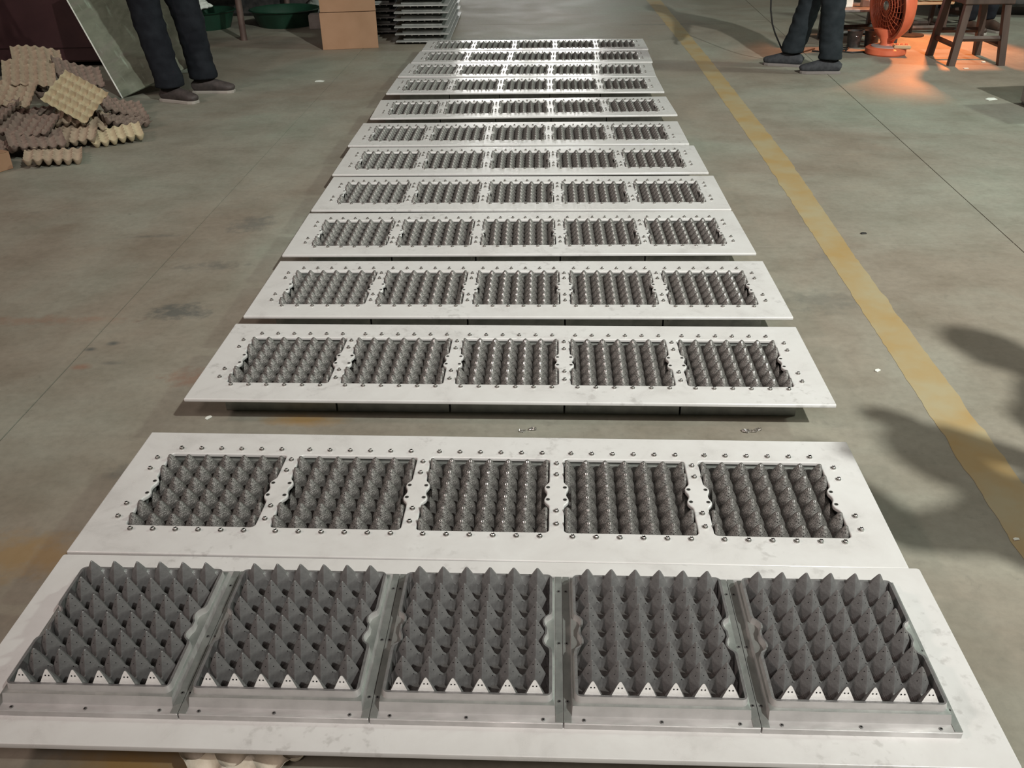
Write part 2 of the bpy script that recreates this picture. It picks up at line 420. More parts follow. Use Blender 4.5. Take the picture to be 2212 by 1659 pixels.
def curve_plate(name, loops, th, bev, m):
    cu = bpy.data.curves.new(name, 'CURVE'); cu.dimensions = '2D'; cu.fill_mode = 'BOTH'
    cu.extrude = th / 2 - bev; cu.bevel_depth = bev; cu.bevel_resolution = 2; cu.offset = -bev
    for lp in loops:
        sp = cu.splines.new('POLY'); sp.points.add(len(lp) - 1); sp.use_cyclic_u = True
        for i, (x, y) in enumerate(lp): sp.points[i].co = (x, y, 0, 1)
    o = bpy.data.objects.new(name, cu); COL.objects.link(o)
    dg = bpy.context.evaluated_depsgraph_get(); dg.update()
    me = bpy.data.meshes.new_from_object(o.evaluated_get(dg)); bpy.data.objects.remove(o); me.name = name
    me.materials.clear(); me.materials.append(m)
    me.polygons.foreach_set('use_smooth', [True] * len(me.polygons)); me.set_sharp_from_angle(angle=math.radians(35))
    return me


plate_open = curve_plate('face_plate', [rrect(W / 2, D / 2, 0.003, 2)] + [opening(c) for c in OC], TH, 0.003, M['plate'])
plate_solid = curve_plate('backing_plate', [rrect(W / 2, D / 2, 0.006, 3)], 0.012, 0.0015, M['plate'])


# dome tile seen through the white plates (z = 0 is the top of the plate)
def dome_z(x, y, tip=0.013, low=-0.060):
    r = math.hypot(x, y); R = 0.462 * P_
    a = math.atan2(y, x)
    # pointed onion body, faintly four sided
    k = 1 + 0.055 * math.cos(4 * a)
    rr = r / k
    if rr < 0.0022: z = tip - 0.0004
    else:
        t = (rr - 0.0022) / (R - 0.0022)
        z = tip - 0.034 * t ** 1.28 if t < 1 else tip - 0.034 - 0.16 * (t - 1) ** 0.7
    sad = tip - 0.040
    for d, l in ((abs(y), abs(x)), (abs(x), abs(y))):
        z2 = sad - 7.0 * max(0, d - 0.0026)
        z = max(z, z2)
    return max(z, low)


def grid_tile(x0, x1, y0, y1, nx, ny, fz):
    vs = []; fs = []
    for j in range(ny + 1):
        for i in range(nx + 1):
            x = x0 + (x1 - x0) * i / nx; y = y0 + (y1 - y0) * j / ny; vs.append((x, y, fz(x, y)))
    for j in range(ny):
        for i in range(nx):
            a = j * (nx + 1) + i; fs.append((a, a + 1, a + nx + 2, a + nx + 1))
    return vs, fs


def add_holes(mb, pts, fz, r=0.0009, mi=1, n=7, off=0.0003, strip=None):
    for (x, y) in pts:
        e = 0.0006
        nx = -(fz(x + e, y) - fz(x - e, y)) / (2 * e); ny = -(fz(x, y + e) - fz(x, y - e)) / (2 * e)
        nv = Vector((nx, ny, 1)).normalized(); c = Vector((x, y, fz(x, y))) + nv * off
        a = nv.orthogonal().normalized(); b = nv.cross(a)
        ring = [tuple(c + a * (r * math.cos(2 * PI * k / n)) + b * (r * math.sin(2 * PI * k / n))) for k in range(n)]
        base = [tuple(Vector(q) - nv * off * 2) for q in ring]
        mb.add(ring + base, [tuple(range(n))] + [(k, n + k, n + (k + 1) % n, (k + 1) % n) for k in range(n)], mi)


hp = P_ / 2


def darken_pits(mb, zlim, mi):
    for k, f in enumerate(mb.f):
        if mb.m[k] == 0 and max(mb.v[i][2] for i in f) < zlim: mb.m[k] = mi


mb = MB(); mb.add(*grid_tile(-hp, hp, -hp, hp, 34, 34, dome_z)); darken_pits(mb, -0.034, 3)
# a narrow polished strip with drilled holes down the front of the dome
def strip(mb, x, ys, w=0.0021, mi=2):
    vs = []
    for y in ys:
        for s_ in (-1, 1): vs.append((x + s_ * w, y, dome_z(x + s_ * w, y) + 0.0004))
    n = len(ys); mb.add(vs, [(2 * i, 2 * i + 1, 2 * i + 3, 2 * i + 2) for i in range(n - 1)], mi)
strip(mb, 0, [-0.0085, -0.0075, -0.0062, -0.005, -0.0036])
add_holes(mb, [(0, -0.0045), (0, -0.0075), (0, -0.0120), (0, -0.0155), (0.0105, -0.006), (-0.0105, -0.006), (0.0045, -0.013), (-0.0045, -0.013)], dome_z, 0.0009, off=0.0007)
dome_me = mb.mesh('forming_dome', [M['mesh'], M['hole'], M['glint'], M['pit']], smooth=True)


def half_dome(side, cut):
    """dome in the first or last column: cut off upright just outside its tip; 'cut' rows sit under the lobes of the plate"""
    def f(x, y):
        xx = x * side
        z = dome_z(x, y)
        lim = -0.0105 if cut else 0.0042
        if xx > lim: z = min(z, -0.030 if cut else -0.040)
        return z
    mb = MB(); xs = [-hp + (hp + 0.0042) * k / 16 for k in range(17)] + [0.0046, 0.0062]
    if cut: xs = [-hp + (hp - 0.0105) * k / 10 for k in range(11)] + [-0.0100, -0.004, 0.0062]
    xs = [x * side for x in xs]
    vs = []; fs = []; ny = 26
    for j in range(ny + 1):
        for x in xs: vs.append((x, -hp + P_ * j / ny, f(x, -hp + P_ * j / ny)))
    n = len(xs)
    for j in range(ny):
        for i in range(n - 1):
            a = j * n + i; q = (a, a + 1, a + n + 1, a + n); fs.append(q if side > 0 else q[::-1])
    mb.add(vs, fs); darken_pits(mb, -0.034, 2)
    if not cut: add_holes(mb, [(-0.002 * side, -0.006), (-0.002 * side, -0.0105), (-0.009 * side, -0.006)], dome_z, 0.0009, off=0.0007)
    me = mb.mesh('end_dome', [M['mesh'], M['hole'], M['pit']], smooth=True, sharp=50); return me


HALF = {(s_, c): half_dome(s_, c) for s_ in (-1, 1) for c in (False, True)}

def quad_ring(mb, po, zo, pi, zi, mi=0):
    n = len(po); vs = [(x, y, zo) for x, y in po] + [(x, y, zi) for x, y in pi]
    mb.add(vs, [(i, (i + 1) % n, n + (i + 1) % n, n + i) for i in range(n)], mi)


# mould body beneath a face plate (z = 0 top of plate, floor is at -0.095)
ZF = -0.095
mb = MB()
hx, hy = 0.1640, 0.181
outer = [(-hx, -hy), (hx, -hy), (hx, hy), (-hx, hy)]
inner = rrect(0.1535, 0.1460, 0.008, 3)
zt = -TH - 0.0005
# top ledge ring
nI = len(inner)
def ring(mb, po, zo, pi, zi, mi=0):
    """join two loops of different count by sampling the outer one at the inner angles"""
    vs = []; n = len(pi)
    for (x, y) in pi:
        k = min(hx_ / abs(x) if x else 9e9 for hx_ in (po[1][0],)); k2 = po[2][1] / abs(y) if y else 9e9
        k = min(k, k2); vs.append((x * k, y * k, zo))
    vs += [(x, y, zi) for x, y in pi]
    mb.add(vs, [(i, (i + 1) % n, n + (i + 1) % n, n + i) for i in range(n)], mi)
ring(mb, outer, zt, inner, zt)
mb.prism(inner, zt, inner, -0.061, caps=(False, False))
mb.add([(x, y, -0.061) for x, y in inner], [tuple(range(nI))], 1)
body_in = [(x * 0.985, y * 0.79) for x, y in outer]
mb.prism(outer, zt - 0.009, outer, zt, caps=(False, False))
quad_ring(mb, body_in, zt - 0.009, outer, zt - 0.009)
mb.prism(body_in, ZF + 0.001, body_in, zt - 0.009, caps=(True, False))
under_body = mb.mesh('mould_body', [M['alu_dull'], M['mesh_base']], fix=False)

# screws
prof = [(0.0058, 0.0), (0.0062, 0.0015), (0.0058, 0.0028), (0.0040, 0.0034), (0.0040, 0.0066), (0.0034, 0.0072), (0.0026, 0.0072), (0.0024, 0.0070)]
mb = MB().lathe(prof, 12, cap=False); n_ = len(mb.v)
mb.add([(0.0025 * math.cos(2 * PI * k / 12), 0.0025 * math.sin(2 * PI * k / 12), 0.0068) for k in range(12)], [tuple(range(12))], 1)
cap_screw = mb.mesh('cap_screw', [M['steel'], M['hole']], smooth=True, sharp=40)
mb = MB().lathe([(0.0048, 0.0), (0.0048, 0.0005), (0.0042, 0.0007), (0.0030, 0.0004)], 12, cap=False)
mb.add([(0.0031 * math.cos(2 * PI * k / 12), 0.0031 * math.sin(2 * PI * k / 12), 0.00045) for k in range(12)], [tuple(range(12))], 1)
flat_screw = mb.mesh('countersunk_screw', [M['screw_dark'], M['steel']])

SX = [-0.1285 + 0.0514 * k for k in range(6)]
screw_pos = []; flat_pos = []
for c in OC:
    for x in SX: screw_pos += [(c + x, 0.162), (c + x, -0.158)]
webs = [(OC[i] + OC[i + 1]) / 2 for i in range(4)]
for x in webs + [OC[0] - 0.1745, OC[4] + 0.1745]:
    for y in (0.118, 0.072, -0.068, -0.115): screw_pos.append((x, y))
for i, c in enumerate(OC):
    for s_ in (-1, 1):
        for y in (-0.0235, 0.0235): flat_pos.append((c + s_ * 0.1445, y))

ORD = ['second', 'third', 'fourth', 'fifth', 'sixth', 'seventh', 'eighth', 'ninth', 'tenth', 'eleventh', 'twelfth', 'thirteenth']
EXTRA = ['its front edge tucked against the panel of bare pointed moulds', 'just beyond the widest gap of bare floor',
         'grey smudged border and glinting domes at its left', 'level with the cross joint in the floor', 'with brown speckled domes at its right end',
         'just beyond the middle of the row', 'set a little right of the panel before it', 'a floor gap showing mould sides behind it',
         'a floor gap showing mould sides before it', 'pressed against the glossy pair at the far end', 'glossy, mirror-like webs between its openings',
         'glossy, farthest of all and nearest the stacked panels']
panels = [[-0.0637, 1.7064, -0.0535], [-0.0081, 2.3523, -0.0484], [0.0239, 2.8869, -0.0408], [0.0357, 3.4288, -0.0307], [0.0531, 3.9322, -0.0401],
          [0.0582, 4.448, -0.0343], [0.057, 4.9584, -0.0374], [0.0941, 5.5602, -0.014], [0.1187, 6.1934, -0.042], [0.1455, 6.6993, -0.0732],
          [0.1917, 7.2096, -0.0614], [0.2277, 7.7196, -0.0415]]
rows = [(-2.5 + j) * P_ for j in range(6)]
for pi_, (px, py, pa) in enumerate(panels):
    tlt = 0.0
    root = empty('mould_panel', (px, py, -ZF), pa,
                 'white-framed panel of five mesh-covered dome moulds on the floor, %s from the camera, %s' % (ORD[pi_], EXTRA[pi_]), 'mould panel', 'white-framed mould panels laid in a row')
    if len(root['label'].split()) > 16:
        root['label'] = 'white-framed dome mould panel, %s from the camera' % ORD[pi_]
    obj('face_plate', plate_open, root, (0, 0, -TH / 2))
    for c in OC:
        b = obj('mould', under_body, root, (c, 0, 0))
        for j, y in enumerate(rows):
            for i in range(-3, 4):
                if abs(i) == 3: me = HALF[(1 if i > 0 else -1, j in (2, 3))]
                else: me = dome_me
                obj('dome', me, b, (i * P_, y, 0))
    for (x, y) in screw_pos: obj('cap_screw', cap_screw, root, (x, y, 0.0), (0, 0, random.random() * 3))
    for (x, y) in flat_pos: obj('countersunk_screw', flat_screw, root, (x, y, 0.0))

# ------------------------------------------------------------------ the front panel with bare pointed moulds
PT = 0.0462
PZ = [(0.0, 0.006), (0.16, 0.006), (0.24, 0.009), (0.34, 0.0155), (0.44, 0.0235), (0.50, 0.0300), (0.54, 0.0385), (0.585, 0.0480), (0.63, 0.0565), (0.665, 0.0640), (0.69, 0.0690), (0.7072, 0.0695)]


def fr(u):
    for (a, za), (b, zb) in zip(PZ, PZ[1:]):
        if u <= b: return za + (zb - za) * (u - a) / (b - a)
    return PZ[-1][1]


TOPZ = 0.0692


def post_z(x, y):
    u, v = abs(x) / PT, abs(y) / PT
    d = (u ** 1.16 + v ** 1.16) ** (1 / 1.16)
    z = 0.0712 - 0.0415 * (d / 0.43) ** 1.16 if d < 0.43 else 0.0297 - (d - 0.43) * 0.34
    # low saddles: a flat bar between neighbours side by side, a notched one front to back
    if v < 0.085: z = max(z, 0.0300 - 0.0045 * max(0.0, 1 - abs(u - 0.5) / 0.10))
    if u < 0.055: z = max(z, 0.0270)
    return min(max(z, 0.0060), TOPZ)


def post_tile(quads, name):
    """one quarter at a time, with vertices on the ridges so that they stay crisp"""
    mb = MB(); h = 0.5
    ts = [0, .018, .036, .055, .0555, .085, .0855, .12, .16, .20, .24, .28, .32, .36, .40, .43, .46, .48, .50]
    ts = sorted(set(ts))
    for (sx, sy) in quads:
        n = len(ts); vs = []
        for v in ts:
            for u in ts: vs.append((sx * u * PT, sy * v * PT, post_z(u * PT, v * PT)))
        fs = []
        for j in range(n - 1):
            for i in range(n - 1):
                q = (j * n + i, j * n + i + 1, (j + 1) * n + i + 1, (j + 1) * n + i)
                if sx * sy < 0: q = q[::-1]
                fs.append(q)
        mb.add(vs, fs)
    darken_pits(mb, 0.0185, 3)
    return mb


full = post_tile([(1, 1), (1, -1), (-1, 1), (-1, -1)], 'post')
def small_fillets(mb, front=True):
    add_holes(mb, [(-0.0036, -0.0036), (0.0036, -0.0036), (-0.0062, -0.0085), (0.0075, -0.0072), (0.0175, -0.0035)], post_z, 0.00085, off=0.0005)
small_fillets(full)
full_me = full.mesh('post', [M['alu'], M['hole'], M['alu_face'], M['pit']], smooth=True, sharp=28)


def edge_post(side):
    """half post whose flat outer face is bright; side -1 = faces the camera"""
    mb = post_tile([(1, -side), (-1, -side)], 'edge_post')
    n = 40; top = []; bot = []
    for k in range(n + 1):
        x = -PT / 2 + PT * k / n; z = post_z(x, 0)
        zt_ = max(z, 0.0440)
        top.append((x, side * (0.0010 + (TOPZ - zt_) * 0.22), zt_)); bot.append((x, side * (0.0065), 0.0435))
    # crest strip between the lattice line and the face
    cr = [(x, 0, post_z(x, 0)) for x, y, z in top]
    vs = cr + top + bot; N_ = n + 1; fs = []
    for k in range(n):
        q1 = (k, k + 1, N_ + k + 1, N_ + k); q2 = (N_ + k, N_ + k + 1, 2 * N_ + k + 1, 2 * N_ + k)
        if side < 0: q1 = q1[::-1]; q2 = q2[::-1]
        fs += [q1]
        if top[k][2] > 0.0441 or top[k + 1][2] > 0.0441: pass
    mb.add(vs, fs, 0)
    vis = [k for k in range(n + 1) if cr[k][2] > 0.0440]
    k0, k1 = vis[0] - 1, vis[-1] + 1
    fs = []
    for k in range(k0, k1):
        q2 = (N_ + k, N_ + k + 1, 2 * N_ + k + 1, 2 * N_ + k)
        fs.append(q2[::-1] if side > 0 else q2)
    mb.add(vs, [f[::-1] for f in fs], 2)
    if side < 0:
        for sx in (-1, 1):
            vs = []
            for dd, rr_ in ((0.0005, 0.00125), (-0.0004, 0.00125)):
                for k in range(10):
                    a = 2 * PI * k / 10; z = 0.0575 + rr_ * math.sin(a)
                    vs.append((sx * 0.0030 + rr_ * math.cos(a), -(0.0010 + (TOPZ - z) * 0.22) - dd, z))
            mb.add(vs, [tuple(range(10))] + [(k, 10 + k, 10 + (k + 1) % 10, (k + 1) % 10) for k in range(10)], 1)
    return mb.mesh('edge_post', [M['alu'], M['hole'], M['alu_face'], M['pit']], smooth=True, sharp=28)


edge_f, edge_b = edge_post(-1), edge_post(1)

# body of a bare mould (z = 0 top of the white plate)
mb = MB()
fx, fy = 0.1631, 0.1805
lo = [(-0.1500, -0.1640), (0.1500, -0.1640), (0.1500, 0.1640), (-0.1500, 0.1640)]
lo2 = [(-0.1490, -0.1575), (0.1490, -0.1575), (0.1490, 0.1575), (-0.1490, 0.1575)]
pit = [(-0.1386, -0.1386), (0.1386, -0.1386), (0.1386, 0.1386), (-0.1386, 0.1386)]
mb.prism(lo, 0.012, lo2, 0.0290, caps=(False, False))
def lobed(hx_, hy_, r_, depth):
    """rounded rectangle whose two long sides bulge inward in two lobes, always with the same vertex count"""
    out = []; ns = 40
    def side(y):
        k = max(math.exp(-((y - c_) / 0.0155) ** 4) for c_ in (-0.0235, 0.0235)); k = max(k, 0.62 if abs(y) < 0.0235 else 0)
        return hx_ - depth * k
    ys = [-hy_ + r_ + (2 * hy_ - 2 * r_) * k / ns for k in range(ns + 1)]
    out += [(side(y), y) for y in ys]
    out += [(hx_ - r_ + r_ * math.cos(PI / 2 * k / 6), hy_ - r_ + r_ * math.sin(PI / 2 * k / 6)) for k in range(1, 7)]
    out += [(-hx_ + r_ - r_ * math.sin(PI / 2 * k / 6), hy_ - r_ + r_ * math.cos(PI / 2 * k / 6)) for k in range(0, 6)]
    out += [(-side(y), y) for y in reversed(ys)]
    out += [(-hx_ + r_ - r_ * math.cos(PI / 2 * k / 6), -hy_ + r_ - r_ * math.sin(PI / 2 * k / 6)) for k in range(1, 7)]
    out += [(hx_ - r_ + r_ * math.sin(PI / 2 * k / 6), -hy_ + r_ - r_ * math.cos(PI / 2 * k / 6)) for k in range(0, 6)]
    return out


bigo = lobed(0.1490, 0.1575, 0.0015, 0.0); ro = lobed(0.1460, 0.1525, 0.012, 0.013); ro2 = lobed(0.1445, 0.1500, 0.011, 0.0145); ri = lobed(0.1395, 0.1452, 0.003, 0.0125)
fo = lobed(fx, fy, 0.0015, 0.0); fo2 = lobed(fx - .0008, fy - .0008, 0.0012, 0.0); fi = lobed(0.1480, 0.1600, 0.0015, 0.0)
mb.prism(fo, 0.0, fo, 0.0112, caps=(False, False), mi=2); mb.prism(fo, 0.0112, fo2, 0.0120, caps=(False, False), mi=2); quad_ring(mb, fo2, 0.0120, fi, 0.0120, 2)
quad_ring(mb, bigo, 0.0290, ro, 0.0305, 3)
mb.prism(ro, 0.0305, ro2, 0.0440, caps=(False, False))
quad_ring(mb, ro2, 0.0440, ri, 0.0435, 1)
mb.prism(list(reversed(ri)), 0.006, list(reversed(ri)), 0.0435, caps=(False, False), mi=1)
bare_body = mb.mesh('mould_body', [M['alu_body'], M['alu'], M['alu_body'], M['alu_dull']], smooth=True, sharp=30)
mb = MB().lathe([(0.0034, 0.0), (0.0034, 0.0008), (0.0028, 0.0011), (0.0016, 0.0010)], 12, cap=False)
mb.add([(0.0017 * math.cos(2 * PI * k / 12), 0.0017 * math.sin(2 * PI * k / 12), 0.0009) for k in range(12)], [tuple(range(12))], 1)
flange_screw = mb.mesh('flange_screw', [M['screw_dark'], M['hole']])
# thin darker strip mesh laid on the side flange
side_strip = MB().box(0, 0, 0.0, 0.0130, 0.3560, 0.0010).mesh('side_flange', M['alu_dull'])

F0 = (-0.078, 1.212, 0.110)
root = empty('pointed_mould_panel', F0, -0.048, 'nearest panel: five bare aluminium moulds with pointed posts on a white plate', 'mould panel')
obj('backing_plate', plate_solid, root, (0, 0, -0.006))
for c in OC:
    b = obj('mould', bare_body, root, (c + 0.0005, 0, 0.0002))
    for j in range(-3, 4):
        for i in range(6):
            me = edge_f if j == -3 else edge_b if j == 3 else full_me
            obj('edge_post' if abs(j) == 3 else 'post', me, b, ((i - 2.5) * PT, j * PT, 0))
    for x in (-0.130, 0.0, 0.130):
        for y in (-0.1725, 0.1725): obj('flange_screw', flange_screw, b, (x, y, 0.0120))
    for s_ in (-1, 1):
        obj('side_flange', side_strip, b, (s_ * 0.1572, 0, 0.0125))
        for y in (-0.135, -0.002, 0.135): obj('flange_screw', flange_screw, b, (s_ * 0.1572, y, 0.0130))
for x in (-0.68, 0.0, 0.68):      # feet carrying the plate
    obj('support_block', MB().box(x, 0.05, -0.0605, 0.10, 0.20, 0.097, b=0.004).mesh('support_block', M['dark_metal']), root)

# ------------------------------------------------------------------ egg trays of moulded pulp
def tray_mesh(name, m, seed, bend=0.0, nx=6, ny=5):
    q = 0.0475; lx, ly = nx * q / 2, ny * q / 2
    rng = random.Random(seed); per = 8; NX, NY = nx * per, ny * per
    ext = 0.006
    def fz(x, y):
        # posts at lattice points, egg pits between them
        u = (x + lx) / q; v = (y + ly) / q
        du = u - math.floor(min(u, nx - 1e-6)) - 0.5; dv = v - math.floor(min(v, ny - 1e-6)) - 0.5
        r = math.hypot(du, dv)
        z = 0.004 + 0.044 * min(1, max(0, (r - 0.17) / 0.50)) ** 1.1
        return min(z, 0.043)
    vs = []; fs = []
    for j in range(NY + 1):
        for i in range(NX + 1):
            x = -lx + 2 * lx * i / NX; y = -ly + 2 * ly * j / NY; z = fz(x, y)
            z += bend * (x / lx) ** 2 * 0.04 + noise.noise(Vector((x * 6 + seed, y * 6, 0))) * 0.008
            vs.append((x, y, z))
    n = len(vs); t = 0.0022
    vs += [(x, y, z - t) for x, y, z in vs]
    for j in range(NY):
        for i in range(NX):
            a = j * (NX + 1) + i; f = (a, a + 1, a + NX + 2, a + NX + 1); fs.append(f); fs.append(tuple(n + k for k in reversed(f)))
    bd = [i for i in range(NX + 1)] + [j * (NX + 1) + NX for j in range(1, NY + 1)] + [NY * (NX + 1) + i for i in range(NX - 1, -1, -1)] + [j * (NX + 1) for j in range(NY - 1, 0, -1)]
    for a, b in zip(bd, bd[1:] + bd[:1]): fs.append((b, a, n + a, n + b))
    mb = MB(); mb.add(vs, fs); return mb.mesh(name, m, smooth=True, sharp=60)


tm = [tray_mesh('egg_tray', M[k], s_, b) for k, s_, b in [('pulp', 1, 0), ('pulp_dark', 2, 0.7), ('pulp', 3, -0.5), ('pulp_dark', 4, 0.3), ('pulp_gold', 5, 0.0), ('pulp_pale', 6, 0.2)]]


def tray(me, loc, rot, label, group='egg trays in the heap'):
    o = obj('egg_tray', me, None, loc, tuple(math.radians(a) for a in rot)); tag(o, label, 'egg tray', group); return o


tray(tm[5], (-0.470, 1.120, 0.010), (4, 0, 38), 'pale pulp egg tray poking out from under the nearest panel', None)
# the heap on the left
heap = [
    (0, (-2.46, 4.86, 0.010), (0, 5, 22), 'front lowest brown egg tray of the heap, flat on the floor'),
    (3, (-2.62, 5.03, 0.045), (8, 4, 30), 'tilted egg tray just above the front lowest one of the heap'),
    (4, (-2.27, 5.28, 0.012), (3, -4, 25), 'straw-coloured egg tray at the right tip of the heap'),
    (0, (-2.50, 5.22, 0.030), (10, -6, 14), 'brown egg tray under the right tip of the heap'),
    (1, (-2.72, 5.20, 0.085), (14, 6, 5), 'dark egg tray in the middle of the heap, under the big upright one'),
    (2, (-2.52, 5.42, 0.085), (12, 14, 18), 'egg tray sloping right behind the straw-coloured tip'),
    (3, (-2.42, 5.75, 0.060), (16, 22, 40), 'egg tray sloping to the floor at the back right of the heap'),
    (1, (-2.36, 5.55, 0.030), (8, 16, 48), 'low brown egg tray at the back right foot of the heap'),
    (4, (-2.50, 5.38, 0.215), (38, 26, -14), 'large pale egg tray propped on edge facing out at the middle of the heap'),
    (2, (-2.86, 5.62, 0.300), (28, 8, 24), 'brown egg tray with ribs down its back at the top of the heap'),
    (0, (-2.90, 5.40, 0.225), (22, 5, 8), 'egg tray just beneath the ribbed top one of the heap'),
    (1, (-2.95, 5.25, 0.150), (18, 2, -6), 'dark egg tray at the left edge of the heap'),
    (3, (-2.70, 5.88, 0.245), (20, 22, 35), 'egg tray leaning back against the stained board'),
    (1, (-2.82, 5.00, 0.020), (0, 2, 2), 'dark brown egg tray at the left foot of the heap'),
    (2, (-2.95, 5.95, 0.330), (24, 10, 30), 'speckled grey egg tray at the very top by the maroon cabinet'),
    (1, (-2.90, 5.60, 0.060), (2, 3, 14), 'buried dark egg tray low inside the heap'),
    (0, (-2.60, 5.62, 0.015), (0, 2, 32), 'flat egg tray under the back of the heap'),
    (3, (-2.78, 5.72, 0.170), (16, 14, 40), 'egg tray buried under the ribbed top ones'),
]
for mi, loc, rot, lab in heap: tray(tm[mi], loc, rot, lab)
# brown carton corner in front of the heap
mb = MB(); mb.box(0, 0, 0.045, 0.26, 0.22, 0.09, b=0.003)
cb = empty('carton', (-2.80, 4.72, 0), math.radians(-28), 'orange-brown carton corner at the left edge in front of the egg tray heap', 'box')
obj('carton_body', mb.mesh('carton_body', M['card']), cb)
obj('flap', MB().box(0, -0.055, 0.0925, 0.26, 0.108, 0.003).mesh('flap', M['card']), cb); obj('flap', MB().box(0, 0.055, 0.0925, 0.26, 0.108, 0.003).mesh('flap', M['card']), cb)

# ------------------------------------------------------------------ stained board leaning on a maroon cabinet
bd = empty('stained_board', (-2.66, 6.42, 0.004), 0, 'grey-green stained board standing on one corner, leaning back left behind the egg trays', 'board')
e2 = Vector((-.6, .8, .6)).normalized(); e1 = Vector((.85, .4, .317)); e1 = (e1 - e2 * e1.dot(e2)).normalized(); e3 = e1.cross(e2)
TB = Matrix(((e1.x, e2.x, e3.x, 0), (e1.y, e2.y, e3.y, 0), (e1.z, e2.z, e3.z, 0), (0, 0, 0, 1)))
obj('board_face', MB().box(.34, .62, 0, .68, 1.24, .014, b=.003).mesh('board_face', M['sheet']), bd).matrix_local = TB
obj('edge_strip', MB().box(-.004, .62, .002, .010, 1.24, .020, b=.002).mesh('edge_strip', M['white']), bd).matrix_local = TB

cab = empty('cabinet', (-4.12, 8.02, 0), 0, 'dark maroon metal cabinet with pipes behind the leaning board at the left', 'cabinet')
obj('cabinet_body', MB().box(0, 0, .62, 2.0, .9, 1.16, b=.015).mesh('cabinet_body', M['maroon']), cab)
for sx in (-.9, .9):
    for sy in (-.38, .38): obj('leg', MB().box(sx, sy, .02, .06, .06, .04).mesh('leg', M['dark_metal']), cab)
obj('cabinet_door', MB().box(0, -.456, .64, 1.86, .012, .98, b=.004).mesh('cabinet_door', M['maroon']), cab)
obj('pipe', MB().tube([(.05, -.80, 0.0), (.05, -.80, .35), (.08, -.78, .62), (.12, -.6, .80), (.12, -.46, .84)], .032, 10).mesh('pipe', M['grey_metal'], smooth=True), cab)
obj('pipe', MB().tube([(.20, -.74, 0.0), (.20, -.74, .40), (.16, -.6, .58), (.16, -.46, .60)], .018, 8).mesh('pipe', M['dark_metal'], smooth=True), cab)
for z in (.18, .30, .42): obj('clamp', MB().box(.12, -.77, z, .24, .07, .035, b=.004).mesh('clamp', M['grey_metal']), cab)

# ------------------------------------------------------------------ cardboard box and panel stacks
bx = empty('cardboard_box', (-1.375, 8.42, 0), math.radians(8.0), 'tall plain brown cardboard box standing left of the stacked panels', 'box')
obj('box_body', MB().box(0, 0, 0.148, 0.475, 0.42, 0.296, b=0.003).mesh('box_body', M['card']), bx)
obj('box_upper', MB().box(0.004, 0, 0.455, 0.467, 0.412, 0.310, b=0.003).mesh('box_upper', M['card']), bx)
obj('flap', MB().box(0, -0.10, 0.612, 0.465, 0.20, 0.003).mesh('flap', M['card']), bx); obj('flap', MB().box(0, 0.10, 0.612, 0.465, 0.20, 0.003).mesh('flap', M['card']), bx)

rim_body = MB().box(0, 0, 0.009, 0.326, 0.355, 0.018, b=0.002).box(0, 0, 0.021, 0.29, 0.30, 0.007, b=0.002).mesh('stacked_mould_body', M['alu_dull'])
peg_me = MB().lathe([(0.0075, 0), (0.0075, -0.012), (0.005, -0.014)], 10).mesh('peg', M['steel'], smooth=True, sharp=40)
small_cone = MB().lathe([(0.017, 0.0), (0.013, 0.004), (0.004, 0.0095), (0.002, 0.010)], 8).mesh('post', M['alu'], smooth=True, sharp=50)
sp = curve_plate('stack_plate', [rrect(W / 2, D / 2, 0.003, 2)], 0.009, 0.0015, M['stack_plate'])


def stacked_panel(x, y, z, rz, label, group, pegs=True):
    r = empty('stacked_panel', (x, y, z), rz + PI / 2, label, 'mould panel', group)
    obj('face_plate', sp, r, (0, 0, 0))
    for k, c in enumerate(OC):
        b = obj('mould', rim_body, r, (c, 0, 0.0045))
        if k == 0 or k == 4:
            for i in range(6): obj('post', small_cone, b, (-0.115 if k == 0 else 0.115, (i - 2.5) * P_, 0.0245))
    for i in range(6): obj('peg', peg_me, r, (-0.850, (i - 2.5) * 0.062, -0.004))
    for i in range(3):
        for s_ in (-1, 1): obj('peg', peg_me, r, (-0.5 + i * 0.6, s_ * 0.20, -0.004))
    return r


zs = [0.023, 0.084, 0.143, 0.202, 0.261, 0.320, 0.379, 0.438, 0.497]
names = ['lowest', 'second', 'third', 'fourth', 'fifth', 'sixth', 'seventh', 'eighth', 'topmost']
for k, z in enumerate(zs):
    stacked_panel(-0.722 + random.uniform(-.006, .006), 9.270 + random.uniform(-.01, .01), z, math.radians(-1.2) + random.uniform(-.004, .004),
                  ('%s white-edged panel in the stack right of the cardboard box' % (names[k] if k in (0, 8) else names[k] + ' from the floor,')).replace('floor, white', 'floor, white'),
                  'panels stacked right of the cardboard box')
for k, z in enumerate(zs[:8]):
    stacked_panel(-1.275 + random.uniform(-.008, .008), 9.86 + random.uniform(-.01, .01), z, math.radians(0.5),
                  '%s panel of the dark stack hidden behind the cardboard box' % (['lowest', 'second lowest', 'third lowest', 'fourth lowest', 'fourth highest', 'third highest', 'second highest', 'topmost'][k]), 'panels stacked behind the cardboard box')

